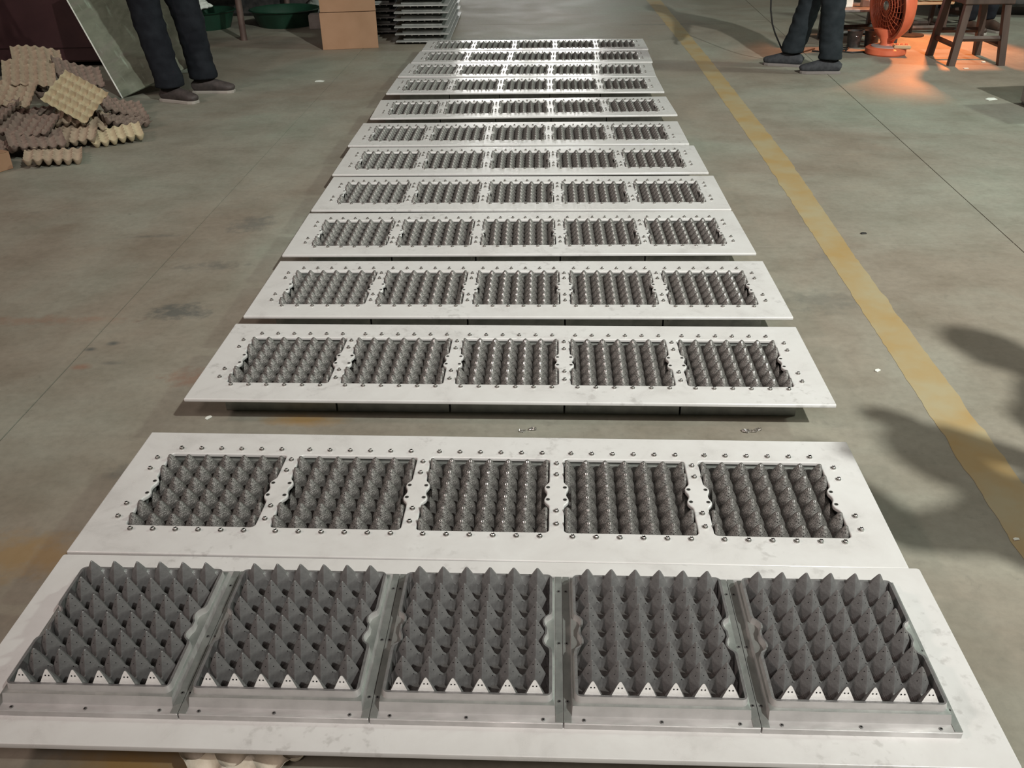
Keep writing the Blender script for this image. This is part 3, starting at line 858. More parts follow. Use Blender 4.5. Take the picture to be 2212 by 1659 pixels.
# ------------------------------------------------------------------ people
def remesh(name, mb, voxel, m, it=6, wrinkle=0.0, seed=0):
    me = mb.mesh(name + '_raw', m, fix=False)
    o = bpy.data.objects.new(name, me); COL.objects.link(o)
    md = o.modifiers.new('r', 'REMESH'); md.mode = 'VOXEL'; md.voxel_size = voxel; md.use_smooth_shade = True
    sm = o.modifiers.new('s', 'SMOOTH'); sm.iterations = it; sm.factor = 0.5
    dg = bpy.context.evaluated_depsgraph_get(); dg.update()
    out = bpy.data.meshes.new_from_object(o.evaluated_get(dg)); bpy.data.objects.remove(o); out.name = name
    out.materials.clear(); out.materials.append(m)
    if wrinkle:
        nv = [v.normal.copy() for v in out.vertices]
        for v, n_v in zip(out.vertices, nv):
            p = v.co; a = noise.noise(Vector((p.x * 9 + seed, p.y * 9, p.z * 24))) + 0.5 * noise.noise(Vector((p.x * 22, p.y * 22 + seed, p.z * 40)))
            v.co = p + n_v * a * wrinkle
    out.polygons.foreach_set('use_smooth', [True] * len(out.polygons)); out.update()
    return out


def shoe(name, mb_dir, loc, rz, m, ms, parent, ln_=0.29):
    prof = [(-0.5, .034, .030), (-0.40, .040, .045), (-0.2, .041, .052), (0.0, .041, .048), (0.2, .046, .037), (0.36, .047, .030), (0.46, .036, .025), (0.5, .020, .018)]
    mb = MB(); mb.tube([(0, t * ln_, 0.012 + h * 0.80) for t, w_, h in prof], [(w_, h) for t, w_, h in prof], 14)
    up = remesh('shoe_upper', mb, 0.007, m, 3)
    s_ = empty_part = obj('shoe', up, parent, loc, (0, 0, rz))
    ol = [(w_ * 1.06, t * ln_) for t, w_, h in prof]; poly = ol + [(-x, y) for x, y in reversed(ol)]
    so = MB(); so.prism(poly, 0.0, [(x * 1.0, y * 1.0) for x, y in poly], 0.014, 0); so.prism([(x * 1.0, y * 1.0) for x, y in poly], 0.014, [(x * .9, y * .97) for x, y in poly], 0.018, 0)
    obj('sole', so.mesh('sole', ms, fix=True), s_)
    return s_


def hand(mb, wrist, dirv, side, s=1.0):
    """palm, four unequal curled fingers and a thumb leaving the side of the palm"""
    d = Vector(dirv).normalized(); a = Vector(side).normalized(); n = d.cross(a).normalized(); wv = Vector(wrist)
    mb.tube([wv, wv + d * .03, wv + d * .06, wv + d * .092], [(.020, .017), (.030, .014), (.038, .014), (.038, .012)], 10)
    for k, (off, L) in enumerate([(-.027, .066), (-.009, .075), (.009, .070), (.027, .055)]):
        b = wv + d * .085 + a * off
        mb.tube([b, b + d * L * .45 + n * .004, b + d * L * .78 + n * .016, b + d * L * .92 + n * .030], [.0088, .0084, .0078, .006], 7)
    b = wv + d * .03 - a * .030
    mb.tube([b, b + d * .028 - a * .020, b + d * .055 - a * .028 + n * .012], [.012, .010, .008], 7)


def person(name, loc, rz, label, hips, knees, ankles, toes, m_tr, m_sh, m_so, lean=(0, 0), wristL=None, wristR=None, bulk=1.0):
    root = empty(name, loc, rz, label, 'person')
    # trousers: two tapering legs and a pelvis
    mb = MB()
    hz = hips[0][2]; cx = (hips[0][0] + hips[1][0]) / 2; cy = (hips[0][1] + hips[1][1]) / 2
    for h, k, a in zip(hips, knees, ankles):
        h, k, a = Vector(h), Vector(k), Vector(a)
        fold = Vector((0, 0.0, 0))
        mb.tube([h + Vector((0, 0, .03)), h.lerp(k, .35), h.lerp(k, .75), k, k.lerp(a, .35), k.lerp(a, .7), a + Vector((0, 0, .05)), a],
                [(a_ * bulk, b_ * bulk) for a_, b_ in [(.098, .105), (.098, .103), (.088, .092), (.084, .088), (.079, .084), (.076, .082), (.077, .085), (.078, .086)]], 16)
    mb.tube([(cx, cy, hz - .06), (cx, cy, hz + .02), (cx, cy, hz + .12), (cx, cy, hz + .20)], [(.15, .11), (.175, .12), (.165, .115), (.150, .105)], 18)
    tr = obj('trousers', remesh('trousers', mb, 0.013, m_tr, 4, wrinkle=0.0075, seed=rz * 3), root)
    for i, (a, t) in enumerate(zip(ankles, toes)):
        ang_ = math.atan2(t[1], t[0]) - PI / 2
        c = Vector((a[0], a[1], 0)) + Vector((t[0], t[1], 0)).normalized() * 0.06
        shoe('shoe', None, (c.x, c.y, 0.001), ang_, m_sh, m_so, root)
    # body, head and hands as one figure, jacket over it
    sx, sy = cx + lean[0], cy + lean[1]; shz = hz + 0.50
    bd_ = MB()
    bd_.tube([(cx, cy, hz + .05), (cx, cy, hz + .2), ((cx + sx) / 2, (cy + sy) / 2, hz + .35), (sx, sy, shz - .03), (sx, sy, shz + .05), (sx, sy + .01, shz + .14)],
             [(.13, .09), (.12, .085), (.14, .10), (.15, .09), (.06, .058), (.055, .055)], 16)
    hc = Vector((sx, sy + .02, shz + .235))
    bd_.tube([hc + Vector((0, .01, -.115)), hc + Vector((0, .012, -.08)), hc + Vector((0, .0, -.02)), hc + Vector((0, -.005, .04)), hc + Vector((0, -.01, .09)), hc + Vector((0, -.01, .112))],
             [(.035, .045), (.060, .075), (.074, .093), (.076, .097), (.058, .075), (.02, .03)], 16)
    fy = hc.y + .088
    bd_.tube([(hc.x, fy, hc.z + .015), (hc.x, fy + .012, hc.z - .01), (hc.x, fy + .020, hc.z - .028), (hc.x, fy, hc.z - .038)], [.008, .010, .013, .008], 8)
    for s_ in (-1, 1):
        bd_.tube([(hc.x + s_ * .073, hc.y, hc.z + .015), (hc.x + s_ * .084, hc.y - .005, hc.z), (hc.x + s_ * .075, hc.y, hc.z - .03)], [.010, .013, .007], 8)
    bd_.tube([(hc.x - .022, fy - .008, hc.z - .062), (hc.x, fy + .000, hc.z - .062), (hc.x + .022, fy - .008, hc.z - .062)], [.005, .008, .005], 6)
    jk = MB()
    jk.tube([(cx, cy, hz + .02), (cx, cy, hz + .12), (cx, cy, hz + .25), ((cx + sx) / 2, (cy + sy) / 2, hz + .38), (sx, sy, shz), (sx, sy, shz + .06), (sx, sy, shz + .09)],
            [(.175, .13), (.175, .125), (.17, .12), (.19, .13), (.19, .115), (.09, .075), (.068, .065)], 18)
    for s_, wr in ((-1, wristL), (1, wristR)):
        sh_ = Vector((sx + s_ * .185, sy, shz - .015)); wr = Vector(wr) if wr else Vector((sx + s_ * .26, sy + .05, hz - .02))
        mid = (sh_ + wr) / 2; el = mid + Vector((s_ * .06, -.05, -.04)) if (wr - sh_).length < .5 else mid + Vector((s_ * .02, -.03, 0))
        jk.tube([sh_ - Vector((s_ * .05, 0, 0)), sh_, sh_.lerp(el, .5), el, el.lerp(wr, .5), el.lerp(wr, .96)], [.062, .062, .055, .048, .044, .038], 12)
        d_ = (wr - el).normalized(); bd_.tube([el, el.lerp(wr, .6), wr], [.036, .032, .024], 10)
        hand(bd_, wr - d_ * .01, d_, d_.cross(Vector((0, 0, 1))) if abs(d_.z) < .9 else Vector((0, 1, 0)))
    obj('body', remesh('body', bd_, 0.0065, M['skin'], 2), root)
    obj('jacket', remesh('jacket', jk, 0.013, M['jacket'], 4, wrinkle=0.006), root)
    hr = MB(); hr.tube([hc + Vector((0, -.035, -.05)), hc + Vector((0, -.03, .0)), hc + Vector((0, -.022, .06)), hc + Vector((0, -.012, .100)), hc + Vector((0, -.008, .124))],
                       [(.062, .068), (.080, .080), (.081, .093), (.066, .082), (.025, .035)], 16)
    obj('hair', remesh('hair', hr, 0.009, M['hair'], 2, wrinkle=0.004), root)
    for s_ in (-1, 1):
        e = MB().lathe([(.001, -.004), (.008, -.002), (.009, .002), (.005, .005), (.001, .006)], 10, Matrix.Translation((hc.x + s_ * .030, fy - .006, hc.z + .008)) @ Matrix.Rotation(-PI / 2, 4, 'X'))
        obj('eye', e.mesh('eye', M['white'], smooth=True), root)
    return root


# left standing figure, turned to the right (local +y is the facing direction)
PL = (-2.34, 6.50); RL = math.radians(-104)
def loc_(x, y, z):
    dx, dy = x - PL[0], y - PL[1]; c_, s_ = math.cos(-RL), math.sin(-RL); return (c_ * dx - s_ * dy, s_ * dx + c_ * dy, z)
def dir_(x, y):
    c_, s_ = math.cos(-RL), math.sin(-RL); return (c_ * x - s_ * y, s_ * x + c_ * y)
person('person', (PL[0], PL[1], 0), RL, 'person in baggy black trousers and brown shoes standing beside the stained board',
       [loc_(-2.42, 6.46, .90), loc_(-2.27, 6.60, .90)], [loc_(-2.37, 6.40, .50), loc_(-2.155, 6.56, .50)], [loc_(-2.275, 6.30, .10), loc_(-2.125, 6.56, .10)],
       [dir_(1, -.42), dir_(1, -.02)], M['trouser'], M['shoe'], M['sole'], bulk=1.16)

# right standing figure, facing left and leaning forward
person('person', (2.34, 7.03, 0), math.radians(78), 'person in charcoal trousers and black canvas shoes standing left of the orange fan',
       [(-.09, -.10, .90), (.09, -.02, .90)], [(-.10, -.02, .50), (.10, .11, .50)], [(-.13, -.05, .10), (.11, .20, .10)], [(-.1, 1), (.2, 1)],
       M['trouser_b'], M['shoe_b'], M['sole_b'], lean=(0, .18), wristL=(-.2, .5, .85), wristR=(.22, .5, .88))

# onlookers outside the frame on the right; only their shadows reach the floor in view
person('person', (1.83, .78, 0), math.radians(14), 'onlooker outside the frame on the right holding both hands forward', [(-.10, 0, .90), (.10, 0, .90)], [(-.11, .02, .5), (.11, .02, .5)],
       [(-.12, 0, .10), (.12, 0, .10)], [(-.1, 1), (.1, 1)], M['trouser'], M['shoe'], M['sole'], wristL=(-.30, .22, 1.36), wristR=(-.02, .30, 1.40))
person('person', (2.14, 1.22, 0), math.radians(35), 'onlooker outside the frame on the right with arms hanging down', [(-.10, 0, .90), (.10, 0, .90)], [(-.11, .02, .5), (.11, .02, .5)],
       [(-.12, 0, .10), (.12, 0, .10)], [(-.1, 1), (.1, 1)], M['trouser_b'], M['shoe_b'], M['sole_b'])

person('person', (1.95, .38, 0), math.radians(20), 'onlooker outside the frame on the right, nearest to the camera', [(-.10, 0, .90), (.10, 0, .90)], [(-.11, .02, .5), (.11, .02, .5)],
       [(-.12, 0, .10), (.12, 0, .10)], [(-.1, 1), (.1, 1)], M['trouser_b'], M['shoe'], M['sole'])

# ------------------------------------------------------------------ things at the back left
tb = empty('work_table', (-2.75, 9.45, 0), 0, 'brown steel-legged work table over green tubs in the dark back left', 'table')
obj('table_top', MB().box(0, 0, 0.755, 1.1, 1.5, 0.05, b=0.008).mesh('table_top', M['brown_metal']), tb)
leg_me = MB().tube([(0, 0, 0.0), (0.0, 0, 0.73)], 0.030, 12).mesh('leg', M['brown_metal'], smooth=True, sharp=40)
for x, y in ((.345, -.69), (-.50, -.69), (.47, .69), (-.50, .69)): obj('leg', leg_me, tb, (x, y, 0))


def tub(x, y, r, h, label):
    o = empty('green_tub', (x, y, 0), 0, label, 'tub')
    obj('tub_wall', MB().lathe([(r * .80, 0.0), (r * .97, h * .9), (r, h * .93), (r * 1.05, h), (r * 1.0, h + .006), (r * .93, h * .93), (r * .76, 0.012)], 28, cap=False).mesh('tub_wall', M['green_tub'], smooth=True, sharp=40), o)
    obj('tub_base', MB().lathe([(r * .80, 0.0), (r * .80, .012)], 28).mesh('tub_base', M['green_tub']), o)
    return o


tub(-2.98, 9.55, 0.30, 0.16, 'green plastic tub left of the brown table leg')
tub(-2.20, 9.66, 0.34, 0.15, 'wide green plastic tub right of the brown table leg')


def blob(name, m, r, sq, seed, label, cat, loc):
    bm = bmesh.new(); bmesh.ops.create_icosphere(bm, subdivisions=4, radius=r)
    for v in bm.verts:
        p = v.co.normalized(); k = 1 + .28 * noise.noise(p * 2.0 + Vector((seed, 0, 0))) + .12 * noise.noise(p * 6 + Vector((seed, 3, 0)))
        v.co = Vector((p.x * r * k * sq[0], p.y * r * k * sq[1], max(-r * sq[2] * .8, p.z * r * k * sq[2])))
    zmin = min(v.co.z for v in bm.verts)
    for v in bm.verts: v.co.z -= zmin
    me = bpy.data.meshes.new(name); bm.to_mesh(me); bm.free(); me.materials.append(m)
    me.polygons.foreach_set('use_smooth', [True] * len(me.polygons))
    return tag(obj(name, me, None, loc), label, cat)


blob('plastic_bag', M['bag_grey'], .17, (1, .8, .9), 3, 'grey plastic bag between the green tub and the cardboard box', 'bag', (-1.90, 10.14, 0))
blob('plastic_bag', M['bag_pale'], .16, (.8, .7, 1.1), 8, 'pale green plastic bag left of the top of the cardboard box', 'bag', (-1.68, 10.44, 0.0))
blob('plastic_bag', M['white'], .12, (1.2, .7, .5), 5, 'white rag lying in the left green tub beside the person', 'rag', (-3.05, 9.55, 0.160))
tag(obj('concrete_block', MB().box(0, 0, .065, .24, .16, .13, b=.006).mesh('concrete_block', M['block']), None, (-1.80, 9.42, 0), (0, 0, .1)), 'small grey block on the floor left of the cardboard box', 'block')
wc = tag(obj('white_card', MB().box(0, 0, .14, .16, .010, .28, b=.002).mesh('white_card', M['white']), None, (-2.46, 7.28, 0.0), (math.radians(-8), 0, .12)), 'white card showing between the legs of the person at the left', 'card')
# machine body added to fill the far left with dark shade
mc = empty('dark_machine', (-3.9, 10.75, 0), 0, 'added dark machine body standing in for deep shade behind the green tubs', 'machine')
obj('machine_body', MB().box(0.2, 0, .5, 3.4, .9, 1.0, b=.03).mesh('machine_body', M['dark_metal']), mc)
obj('machine_panel', MB().box(0.2, -.46, .62, 2.6, .03, .5, b=.01).mesh('machine_panel', M['dark_metal']), mc)

# ------------------------------------------------------------------ right back: fan, stools, bench, heater
fan = empty('floor_fan', (3.05, 7.62, 0), math.radians(-12), 'orange-red round pedestal fan on a disc base glowing beside the stools', 'fan')
obj('base', MB().lathe([(.150, 0), (.158, .010), (.156, .045), (.140, .056), (.06, .062)], 36).mesh('base', [M['fan']], smooth=True, sharp=40), fan)
obj('base_cap', MB().lathe([(.118, .0), (.116, .010), (.05, .016)], 36, Matrix.Translation((0, 0, .054))).mesh('base_cap', M['fan_grey'], smooth=True, sharp=40), fan)
cp = obj('control_panel', MB().box(.105, -.06, .068, .13, .11, .028, b=.008).mesh('control_panel', M['wood_pale']), fan)
for k in range(3): obj('button', MB().box(.07 + k * .034, -.07, .085, .022, .026, .010, b=.002).mesh('button', M['fan']), cp)
obj('neck', MB().tube([(0, 0, .06), (0, 0, .09), (0.0, .0, .14), (0, 0, .19)], [(.060, .060), (.050, .050), (.075, .055), (.12, .05)], 18).mesh('neck', M['fan'], smooth=True, sharp=50), fan)
HZ = .370; HR = .262
TF = Matrix.Translation((0, 0, HZ)) @ Matrix.Rotation(math.radians(-68), 4, 'Z') @ Matrix.Rotation(math.radians(96), 4, 'X')
obj('shroud', MB().lathe([(HR * .62, -.10), (HR * .9, -.05), (HR, .0), (HR * 1.03, .035), (HR * 1.01, .055), (HR * .94, .055), (HR * .90, .03), (HR * .85, -.03), (HR * .58, -.085)], 48, TF, cap=False).mesh('shroud', M['fan'], smooth=True, sharp=50), fan)
obj('back_disc', MB().lathe([(HR * .62, -.10), (.03, -.112)], 40, TF).mesh('back_disc', M['fan_dark'], smooth=True), fan)
gr = MB()
def tf(p): return tuple(TF @ Vector(p))
for rr_, zz in ((.05, .062), (.085, .062), (.12, .060), (.155, .057), (.19, .052), (.222, .046)):
    gr.tube([tf((rr_ * math.cos(a), rr_ * math.sin(a), zz)) for a in [2 * PI * k / 32 for k in range(32)]], .0028, 5, closed=True)
for k in range(24):
    a = 2 * PI * k / 24; sw = .5
    gr.tube([tf((r_ * math.cos(a + sw * r_ / HR), r_ * math.sin(a + sw * r_ / HR), .062 - .016 * (r_ / HR) ** 2)) for r_ in (.03, .08, .13, .18, .232)], .0024, 5)
obj('grille', gr.mesh('grille', M['fan']), fan)
obj('hub', MB().lathe([(.035, .05), (.035, .066), (.02, .072)], 20, TF).mesh('hub', M['glint'], smooth=True, sharp=40), fan)
for k in range(5):
    a = 2 * PI * k / 5; bl = MB()
    vs = []
    for r_, c_, tw in ((.03, .02, .6), (.09, .045, .5), (.15, .062, .4), (.195, .055, .32), (.212, .02, .3)):
        for s_ in (-1, 1):
            aa = a + s_ * c_ / max(r_, .05) ; vs.append(tf((r_ * math.cos(aa), r_ * math.sin(aa), -.01 + s_ * tw * c_ * .5)))
    n_ = len(vs); vs += [tuple(Vector(v) + (TF.to_3x3() @ Vector((0, 0, .003)))) for v in vs]
    fs = []
    for i in range(4):
        q = (2 * i, 2 * i + 1, 2 * i + 3, 2 * i + 2); fs += [q, tuple(n_ + t_ for t_ in reversed(q))]
        fs += [(2 * i, 2 * i + 2, n_ + 2 * i + 2, n_ + 2 * i), (2 * i + 1, n_ + 2 * i + 1, n_ + 2 * i + 3, 2 * i + 3)]
    bl.add(vs, fs); obj('blade', bl.mesh('blade', M['fan_dark'], fix=True), fan)


def stool(name, loc, rz, label, wx, wy, h, leg, m_leg, m_top, spread=.05, top_t=.035, rail=(.22, .30)):
    o = empty(name, loc, rz, label, 'stool')
    obj('seat', MB().box(0, 0, h - top_t / 2, wx, wy, top_t, b=.006).mesh('seat', m_top), o)
    tp = {}
    for sx in (-1, 1):
        for sy in (-1, 1):
            t0 = Vector((sx * (wx / 2 - .04), sy * (wy / 2 - .04), h - top_t)); b0 = Vector((sx * (wx / 2 - .04 + spread), sy * (wy / 2 - .04 + spread * .6), 0.0))
            k = leg / 2; mb = MB(); vs = []
            for p in (b0, t0):
                for a_, b_ in ((-k, -k), (k, -k), (k, k), (-k, k)): vs.append((p.x + a_, p.y + b_, p.z))
            mb.add(vs, [(3, 2, 1, 0), (4, 5, 6, 7)] + [(i, (i + 1) % 4, 4 + (i + 1) % 4, 4 + i) for i in range(4)])
            obj('leg', mb.mesh('leg', m_leg), o); tp[(sx, sy)] = (b0, t0)
    def rail_(a, b, z):
        pa = tp[a][0].lerp(tp[a][1], z / h); pb = tp[b][0].lerp(tp[b][1], z / h)
        obj('rail', MB().tube([pa, pb], (leg * .42, leg * .30), 4).mesh('rail', m_leg) if False else MB().tube([pa, pb], [(.012, .020), (.012, .020)], 4).mesh('rail', m_leg), o)
    rail_((-1, -1), (-1, 1), rail[0]); rail_((1, -1), (1, 1), rail[0]); rail_((-1, -1), (1, -1), rail[1]); rail_((-1, 1), (1, 1), rail[1])
    return o


stool('wooden_stool', (3.545, 7.30, 0), math.radians(-2), 'tall dark wooden stool with four square legs right of the orange fan', .36, .46, .53, .048, M['wood_dark'], M['wood_dark'], .045, .10, (.17, .235))
stool('work_bench', (3.62, 8.70, 0), math.radians(3), 'low bench with a pale lit top behind the orange fan', .66, .34, .27, .034, M['wood_dark'], M['wood_pale'], .0, .03, (.05, .05))
stool('work_bench', (3.02, 8.22, 0), math.radians(2), 'grey-topped bench with black legs behind the person at the right', .62, .40, .285, .028, M['dark_metal'], M['grey_metal'], .0, .025, (.06, .1))
for k, (dx, dy, s_, m_, lab) in enumerate([(-.16, -.05, (.10, .08, .06), 'white', 'small white carton on the grey-topped bench, left one'), (.02, -.05, (.09, .06, .055), 'block', 'small grey box on the grey-topped bench, right one')]):
    tag(obj('small_box', MB().box(0, 0, s_[2] / 2, *s_, b=.003).mesh('small_box', M[m_]), None, (3.02 + dx, 8.22 + dy, .286)), lab, 'box')
for k, x in enumerate((2.90, 3.045)):
    bb = empty('black_bucket', (x, 7.94, 0), 0, '%s black bucket under the grey-topped bench' % ('left' if k == 0 else 'right'), 'bucket', 'black buckets under the bench')
    obj('bucket_wall', MB().lathe([(.050, 0), (.062, .125), (.066, .13), (.060, .13), (.048, .008)], 20).mesh('bucket_wall', M['dark_metal'], smooth=True, sharp=40), bb)
    obj('handle', MB().tube([(-.062, 0, .12), (-.045, -.02, .105), (0, -.065, .09), (.045, -.02, .105), (.062, 0, .12)], .003, 6).mesh('handle', M['steel'], smooth=True), bb)
# parts lit yellow on the bench top, the heater above them, a seated helper's shoes behind
bt = tag(obj('cloth', MB().mesh('cloth', M['wood_pale']), None), 'x', 'cloth'); bpy.data.objects.remove(bt)
cl = MB(); vs, fs = grid_tile(-.17, .17, -.14, .14, 14, 12, lambda x, y: .004 + .02 * abs(noise.noise(Vector((x * 14, y * 14, 1)))) + .0)
cl.add(vs, fs); n_ = len(vs); cl.add([(x, y, z - .003) for x, y, z in vs], [tuple(reversed(f)) for f in fs])
tag(obj('crumpled_cloth', cl.mesh('crumpled_cloth', M['wood_pale'], smooth=True), None, (3.80, 8.66, .272)), 'crumpled cloth glowing yellow on the bench under the heat lamp', 'cloth')
hl = empty('heat_lamp', (3.66, 8.22, 0), math.radians(20), 'orange heat lamp on a thin stand glowing behind the stool', 'lamp')
obj('stand', MB().tube([(0, 0.25, 0), (0, .25, .80), (0, .12, .92)], .012, 8).mesh('stand', M['dark_metal'], smooth=True), hl)
obj('foot', MB().lathe([(.12, 0), (.12, .012), (.02, .02)], 20, Matrix.Translation((0, .25, 0))).mesh('foot', M['dark_metal']), hl)
TS = Matrix.Translation((0, .08, .905)) @ Matrix.Rotation(math.radians(30), 4, 'X')
obj('lamp_shade', MB().lathe([(.03, .08), (.07, .05), (.10, -.02), (.105, -.02), (.075, .056), (.03, .09)], 24, TS, cap=False).mesh('lamp_shade', M['dark_metal'], smooth=True), hl)
obj('element', MB().lathe([(.02, .03), (.035, .015), (.030, -.005), (.01, -.012)], 16, TS).mesh('element', M['heater'], smooth=True), hl)
pl = bpy.data.lights.new('heater_light', 'SPOT'); pl.energy = 120; pl.color = (1.0, 0.27, 0.07); pl.spot_size = math.radians(100); pl.spot_blend = .3; pl.shadow_soft_size = .04
po_ = bpy.data.objects.new('heater_light', pl); COL.objects.link(po_); po_.location = (3.68, 8.12, .86)
po_.rotation_euler = (Vector((3.42, 7.85, 0)) - Vector(po_.location)).to_track_quat('-Z', 'Y').to_euler()

sh2 = empty('person', (4.20, 8.75, 0), math.radians(200), 'seated person with dark blue trouser legs and brown shoes behind the tall stool', 'person')
mb = MB()
for s_ in (-1, 1): mb.tube([(s_ * .10, -.32, .46), (s_ * .10, -.05, .50), (s_ * .11, .12, .47), (s_ * .11, .14, .30), (s_ * .11, .12, .10)], [(.095, .085), (.085, .085), (.078, .078), (.066, .066), (.062, .062)], 14)
mb.tube([(0, -.42, .44), (0, -.36, .50), (0, -.34, .62)], [(.16, .12), (.175, .14), (.16, .12)], 14)
obj('trousers', remesh('trousers', mb, 0.013, M['trouser'], 4, wrinkle=.006), sh2)
for s_ in (-1, 1): shoe('shoe', None, (s_ * .11, .19, .001), 0, M['wood_dark'], M['sole'], sh2)
bd_ = MB(); bd_.tube([(0, -.34, .58), (0, -.33, .80), (0, -.28, 1.02), (0, -.27, 1.10), (0, -.24, 1.18)], [(.12, .09), (.13, .095), (.13, .09), (.055, .055), (.052, .052)], 14)
bd_.tube([(0, -.20, 1.15), (0, -.19, 1.20), (0, -.20, 1.26), (0, -.21, 1.33), (0, -.215, 1.38)], [(.045, .05), (.068, .08), (.076, .096), (.065, .085), (.02, .03)], 14)
for s_ in (-1, 1):
    bd_.tube([(s_ * .26, -.20, .80), (s_ * .20, -.05, .68), (s_ * .14, .05, .62)], [.034, .030, .024], 10)
    hand(bd_, (s_ * .14, .05, .62), (-.2 * s_, 1, -.3), (1, 0, 0))
obj('body', remesh('body', bd_, 0.0065, M['skin'], 2), sh2)
jk = MB(); jk.tube([(0, -.36, .54), (0, -.34, .75), (0, -.30, .98), (0, -.28, 1.06), (0, -.27, 1.12)], [(.17, .13), (.17, .12), (.185, .115), (.10, .08), (.065, .062)], 16)
for s_ in (-1, 1): jk.tube([(s_ * .13, -.29, 1.0), (s_ * .19, -.28, .98), (s_ * .25, -.24, .80), (s_ * .20, -.06, .69)], [.06, .06, .05, .04], 12)
obj('jacket', remesh('jacket', jk, 0.013, M['jacket'], 4, wrinkle=.005), sh2)
obj('hair', remesh('hair', MB().tube([(0, -.25, 1.22), (0, -.235, 1.30), (0, -.225, 1.37), (0, -.22, 1.395)], [(.06, .06), (.08, .085), (.066, .082), (.025, .03)], 14), 0.009, M['hair'], 2), sh2)
stool('low_seat', (4.31, 9.06, 0), math.radians(20), 'low wooden seat under the seated person at the right', .34, .30, .33, .035, M['wood_dark'], M['wood_dark'], .01, .03, (.12, .12))

# dark machinery along the far right
mc = empty('dark_machine', (5.2, 9.7, 0), math.radians(-12), 'dark machine with a small red light at the far right edge', 'machine')
obj('machine_body', MB().box(0, 0, .56, 1.7, .8, .92, b=.03).mesh('machine_body', M['dark_metal']), mc)
for sx in (-.7, .7):
    for sy in (-.3, .3): obj('leg', MB().box(sx, sy, .05, .12, .12, .10).mesh('leg', M['dark_metal']), mc)
obj('indicator', MB().lathe([(.03, 0), (.03, .02), (.02, .028)], 14, Matrix.Translation((-.42, -.40, .30)) @ Matrix.Rotation(PI / 2, 4, 'X')).mesh('indicator', emit('red_lamp', (1, .05, .03), 1.2)), mc)
mc = empty('dark_machine', (2.75, 11.85, 0), 0, 'dark low machine at the top edge behind the person at the right', 'machine')
obj('machine_body', MB().box(0, 0, .30, 1.5, .6, .50, b=.02).mesh('machine_body', M['dark_metal']), mc)
obj('skid', MB().box(0, 0, .03, 1.3, .5, .055).mesh('skid', M['dark_metal']), mc)
mc = empty('grey_machine', (3.56, 5.62, 0), math.radians(6), 'grey-brown machine foot cut by the right edge of the picture', 'machine')
obj('machine_body', MB().box(0, 0, .20, .60, .46, .36, b=.012).mesh('machine_body', M['block']), mc)
obj('foot_plate', MB().box(.03, .0, .012, .60, .50, .022, b=.003).mesh('foot_plate', M['grey_metal']), mc)
obj('side_panel', MB().box(-.302, 0, .20, .010, .34, .24, b=.003).mesh('side_panel', M['dark_metal']), mc)
# cables
tag(obj('power_cable', MB().tube([(1.93, 7.22, .95), (1.955, 7.2, .55), (1.97, 7.2, .40), (1.995, 7.2, .30), (2.03, 7.22, .23), (2.10, 7.25, .12), (2.18, 7.35, .03), (2.30, 7.6, .006), (2.55, 7.85, .006)], .006, 8).mesh('power_cable', M['cable'], smooth=True)),
    'thin black cable hanging beside the legs of the person at the right', 'cable')
cpts = [(2.93, 7.68, .008), (2.80, 7.66, .006), (2.68, 7.74, .006), (2.60, 7.86, .006), (2.70, 7.93, .006), (2.84, 7.86, .007), (2.78, 7.74, .016), (2.62, 7.70, .006), (2.50, 7.75, .006)]
tag(obj('fan_cable', MB().tube(cpts, .006, 8).mesh('fan_cable', M['cable'], smooth=True)), 'black cable looped on the floor left of the orange fan', 'cable')

# ------------------------------------------------------------------ litter on the floor
def scrap(x, y, s, m, label, rz=0, kind='paper_scrap', cat='scrap', grp=None):
    vs = [(-s, -s * .5, 0), (s * .9, -s * .6, 0), (s * 1.1, s * .3, 0), (s * .1, s * .7, 0), (-s * .9, s * .4, 0)]
    mb = MB(); n = 5; up = [(a, b, .002 + .25 * s * abs(noise.noise(Vector((a * 90, b * 90, x))))) for a, b, c in vs]
    mb.add([(a, b, .0004) for a, b, c in vs] + up, [(4, 3, 2, 1, 0), (5, 6, 7, 8, 9)] + [(i, (i + 1) % n, n + (i + 1) % n, n + i) for i in range(n)])
    tag(obj(kind, mb.mesh(kind, m), None, (x, y, 0.0006), (0, 0, rz)), label, cat, grp)


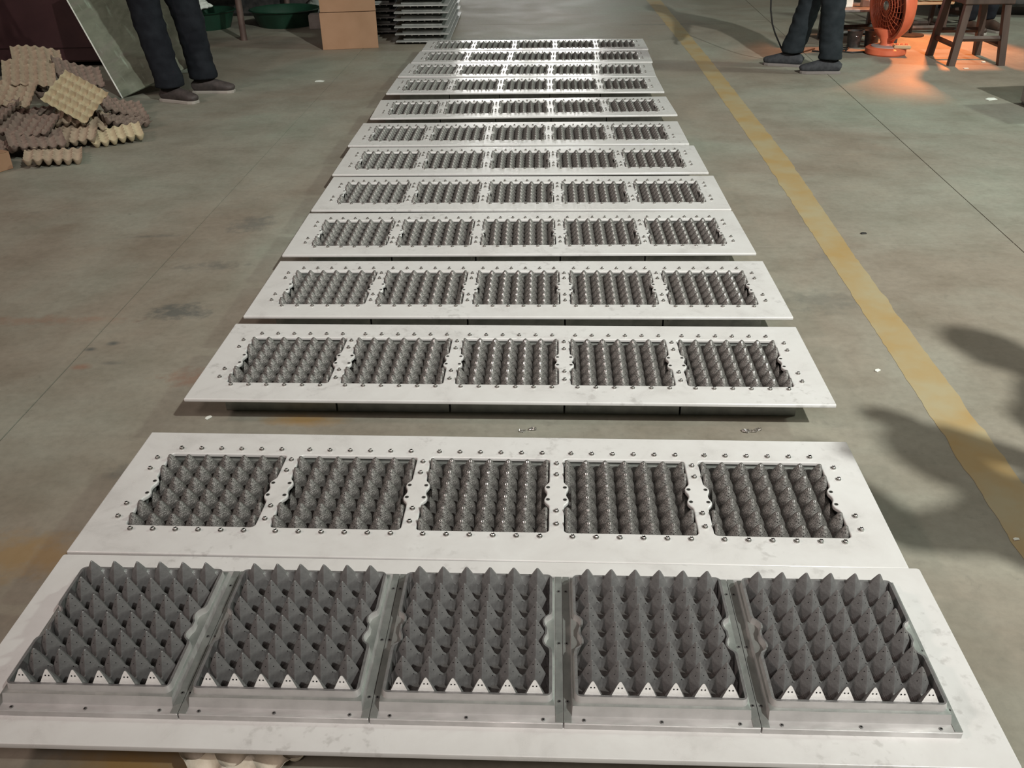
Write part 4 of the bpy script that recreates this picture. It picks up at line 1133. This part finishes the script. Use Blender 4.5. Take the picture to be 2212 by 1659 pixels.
scrap(-1.382, 6.876, .032, M['white'], 'white paper scrap on the floor left of the far panels')
scrap(3.138, 5.979, .038, M['white'], 'white paper scrap on the floor at the right edge', .4)
scrap(1.127, 2.423, .010, M['white'], 'tiny white chip beside the yellow line near the arm shadow', .7)
scrap(1.16, 1.62, .007, M['white'], 'tiny pale chip on the floor right of the second panel', .2)
scrap(1.489, 3.597, .012, M['dark_metal'], 'small dark crumb between the yellow line and the cross joint', .2)
scrap(-.875, 2.208, .010, M['white'], 'pale chip on the floor in the gap left of the panels', 1.0)
scrap(3.42, 6.98, .020, M['white'], 'white scrap by the near leg of the tall stool', .3)
scrap(3.66, 7.22, .026, M['white'], 'white scrap beneath the tall stool', 1.3)
scrap(3.28, 8.28, .022, M['white'], 'white scrap on the floor behind the orange fan', .5)
rng = random.Random(4)
for k, (x, y) in enumerate([(.655, 2.093), (.030, 2.112)]):
    mb = MB()
    for q in range(5 if k == 0 else 3):
        a = rng.uniform(0, 6.28); cx_, cy_ = rng.uniform(-.02, .03), rng.uniform(-.008, .008) ; pts = []
        for t_ in range(14): pts.append((cx_ + .007 * math.cos(a + t_ * .7) + t_ * .0008, cy_ + .006 * math.sin(a + t_ * .7), .003 + .002 * (t_ % 3)))
        mb.tube(pts, .0009, 5)
    tag(obj('metal_shavings', mb.mesh('metal_shavings', M['glint']), None, (x, y, 0)), ['curled metal shavings in the wide floor gap, right of centre', 'fine metal shavings in the middle of the wide floor gap'][k], 'shavings')

# lamps' housings on the ceiling
for o_ in list(S.objects):
    if o_.type == 'LIGHT' and o_.name.startswith('high_bay'):
        h = empty('high_bay_lamp', o_.location + Vector((0, 0, .10)), 0, 'high bay lamp under the hall ceiling, %s' % {'high_bay_key_lamp': 'behind the camera on the right', 'high_bay_fill_lamp': 'on the left side of the hall', 'high_bay_side_lamp': 'on the right side of the hall', 'high_bay_rear_lamp': 'straight behind the camera'}[o_.name], 'lamp')
        obj('housing', MB().lathe([(.25, .0), (.20, .12), (.08, .2), (.05, .2)], 20, cap=False).mesh('housing', M['lampbox'], smooth=True), h)
        obj('rod', MB().tube([(0, 0, .18), (0, 0, 6.98 - h.location.z)], .012, 6).mesh('rod', M['lampbox']), h)
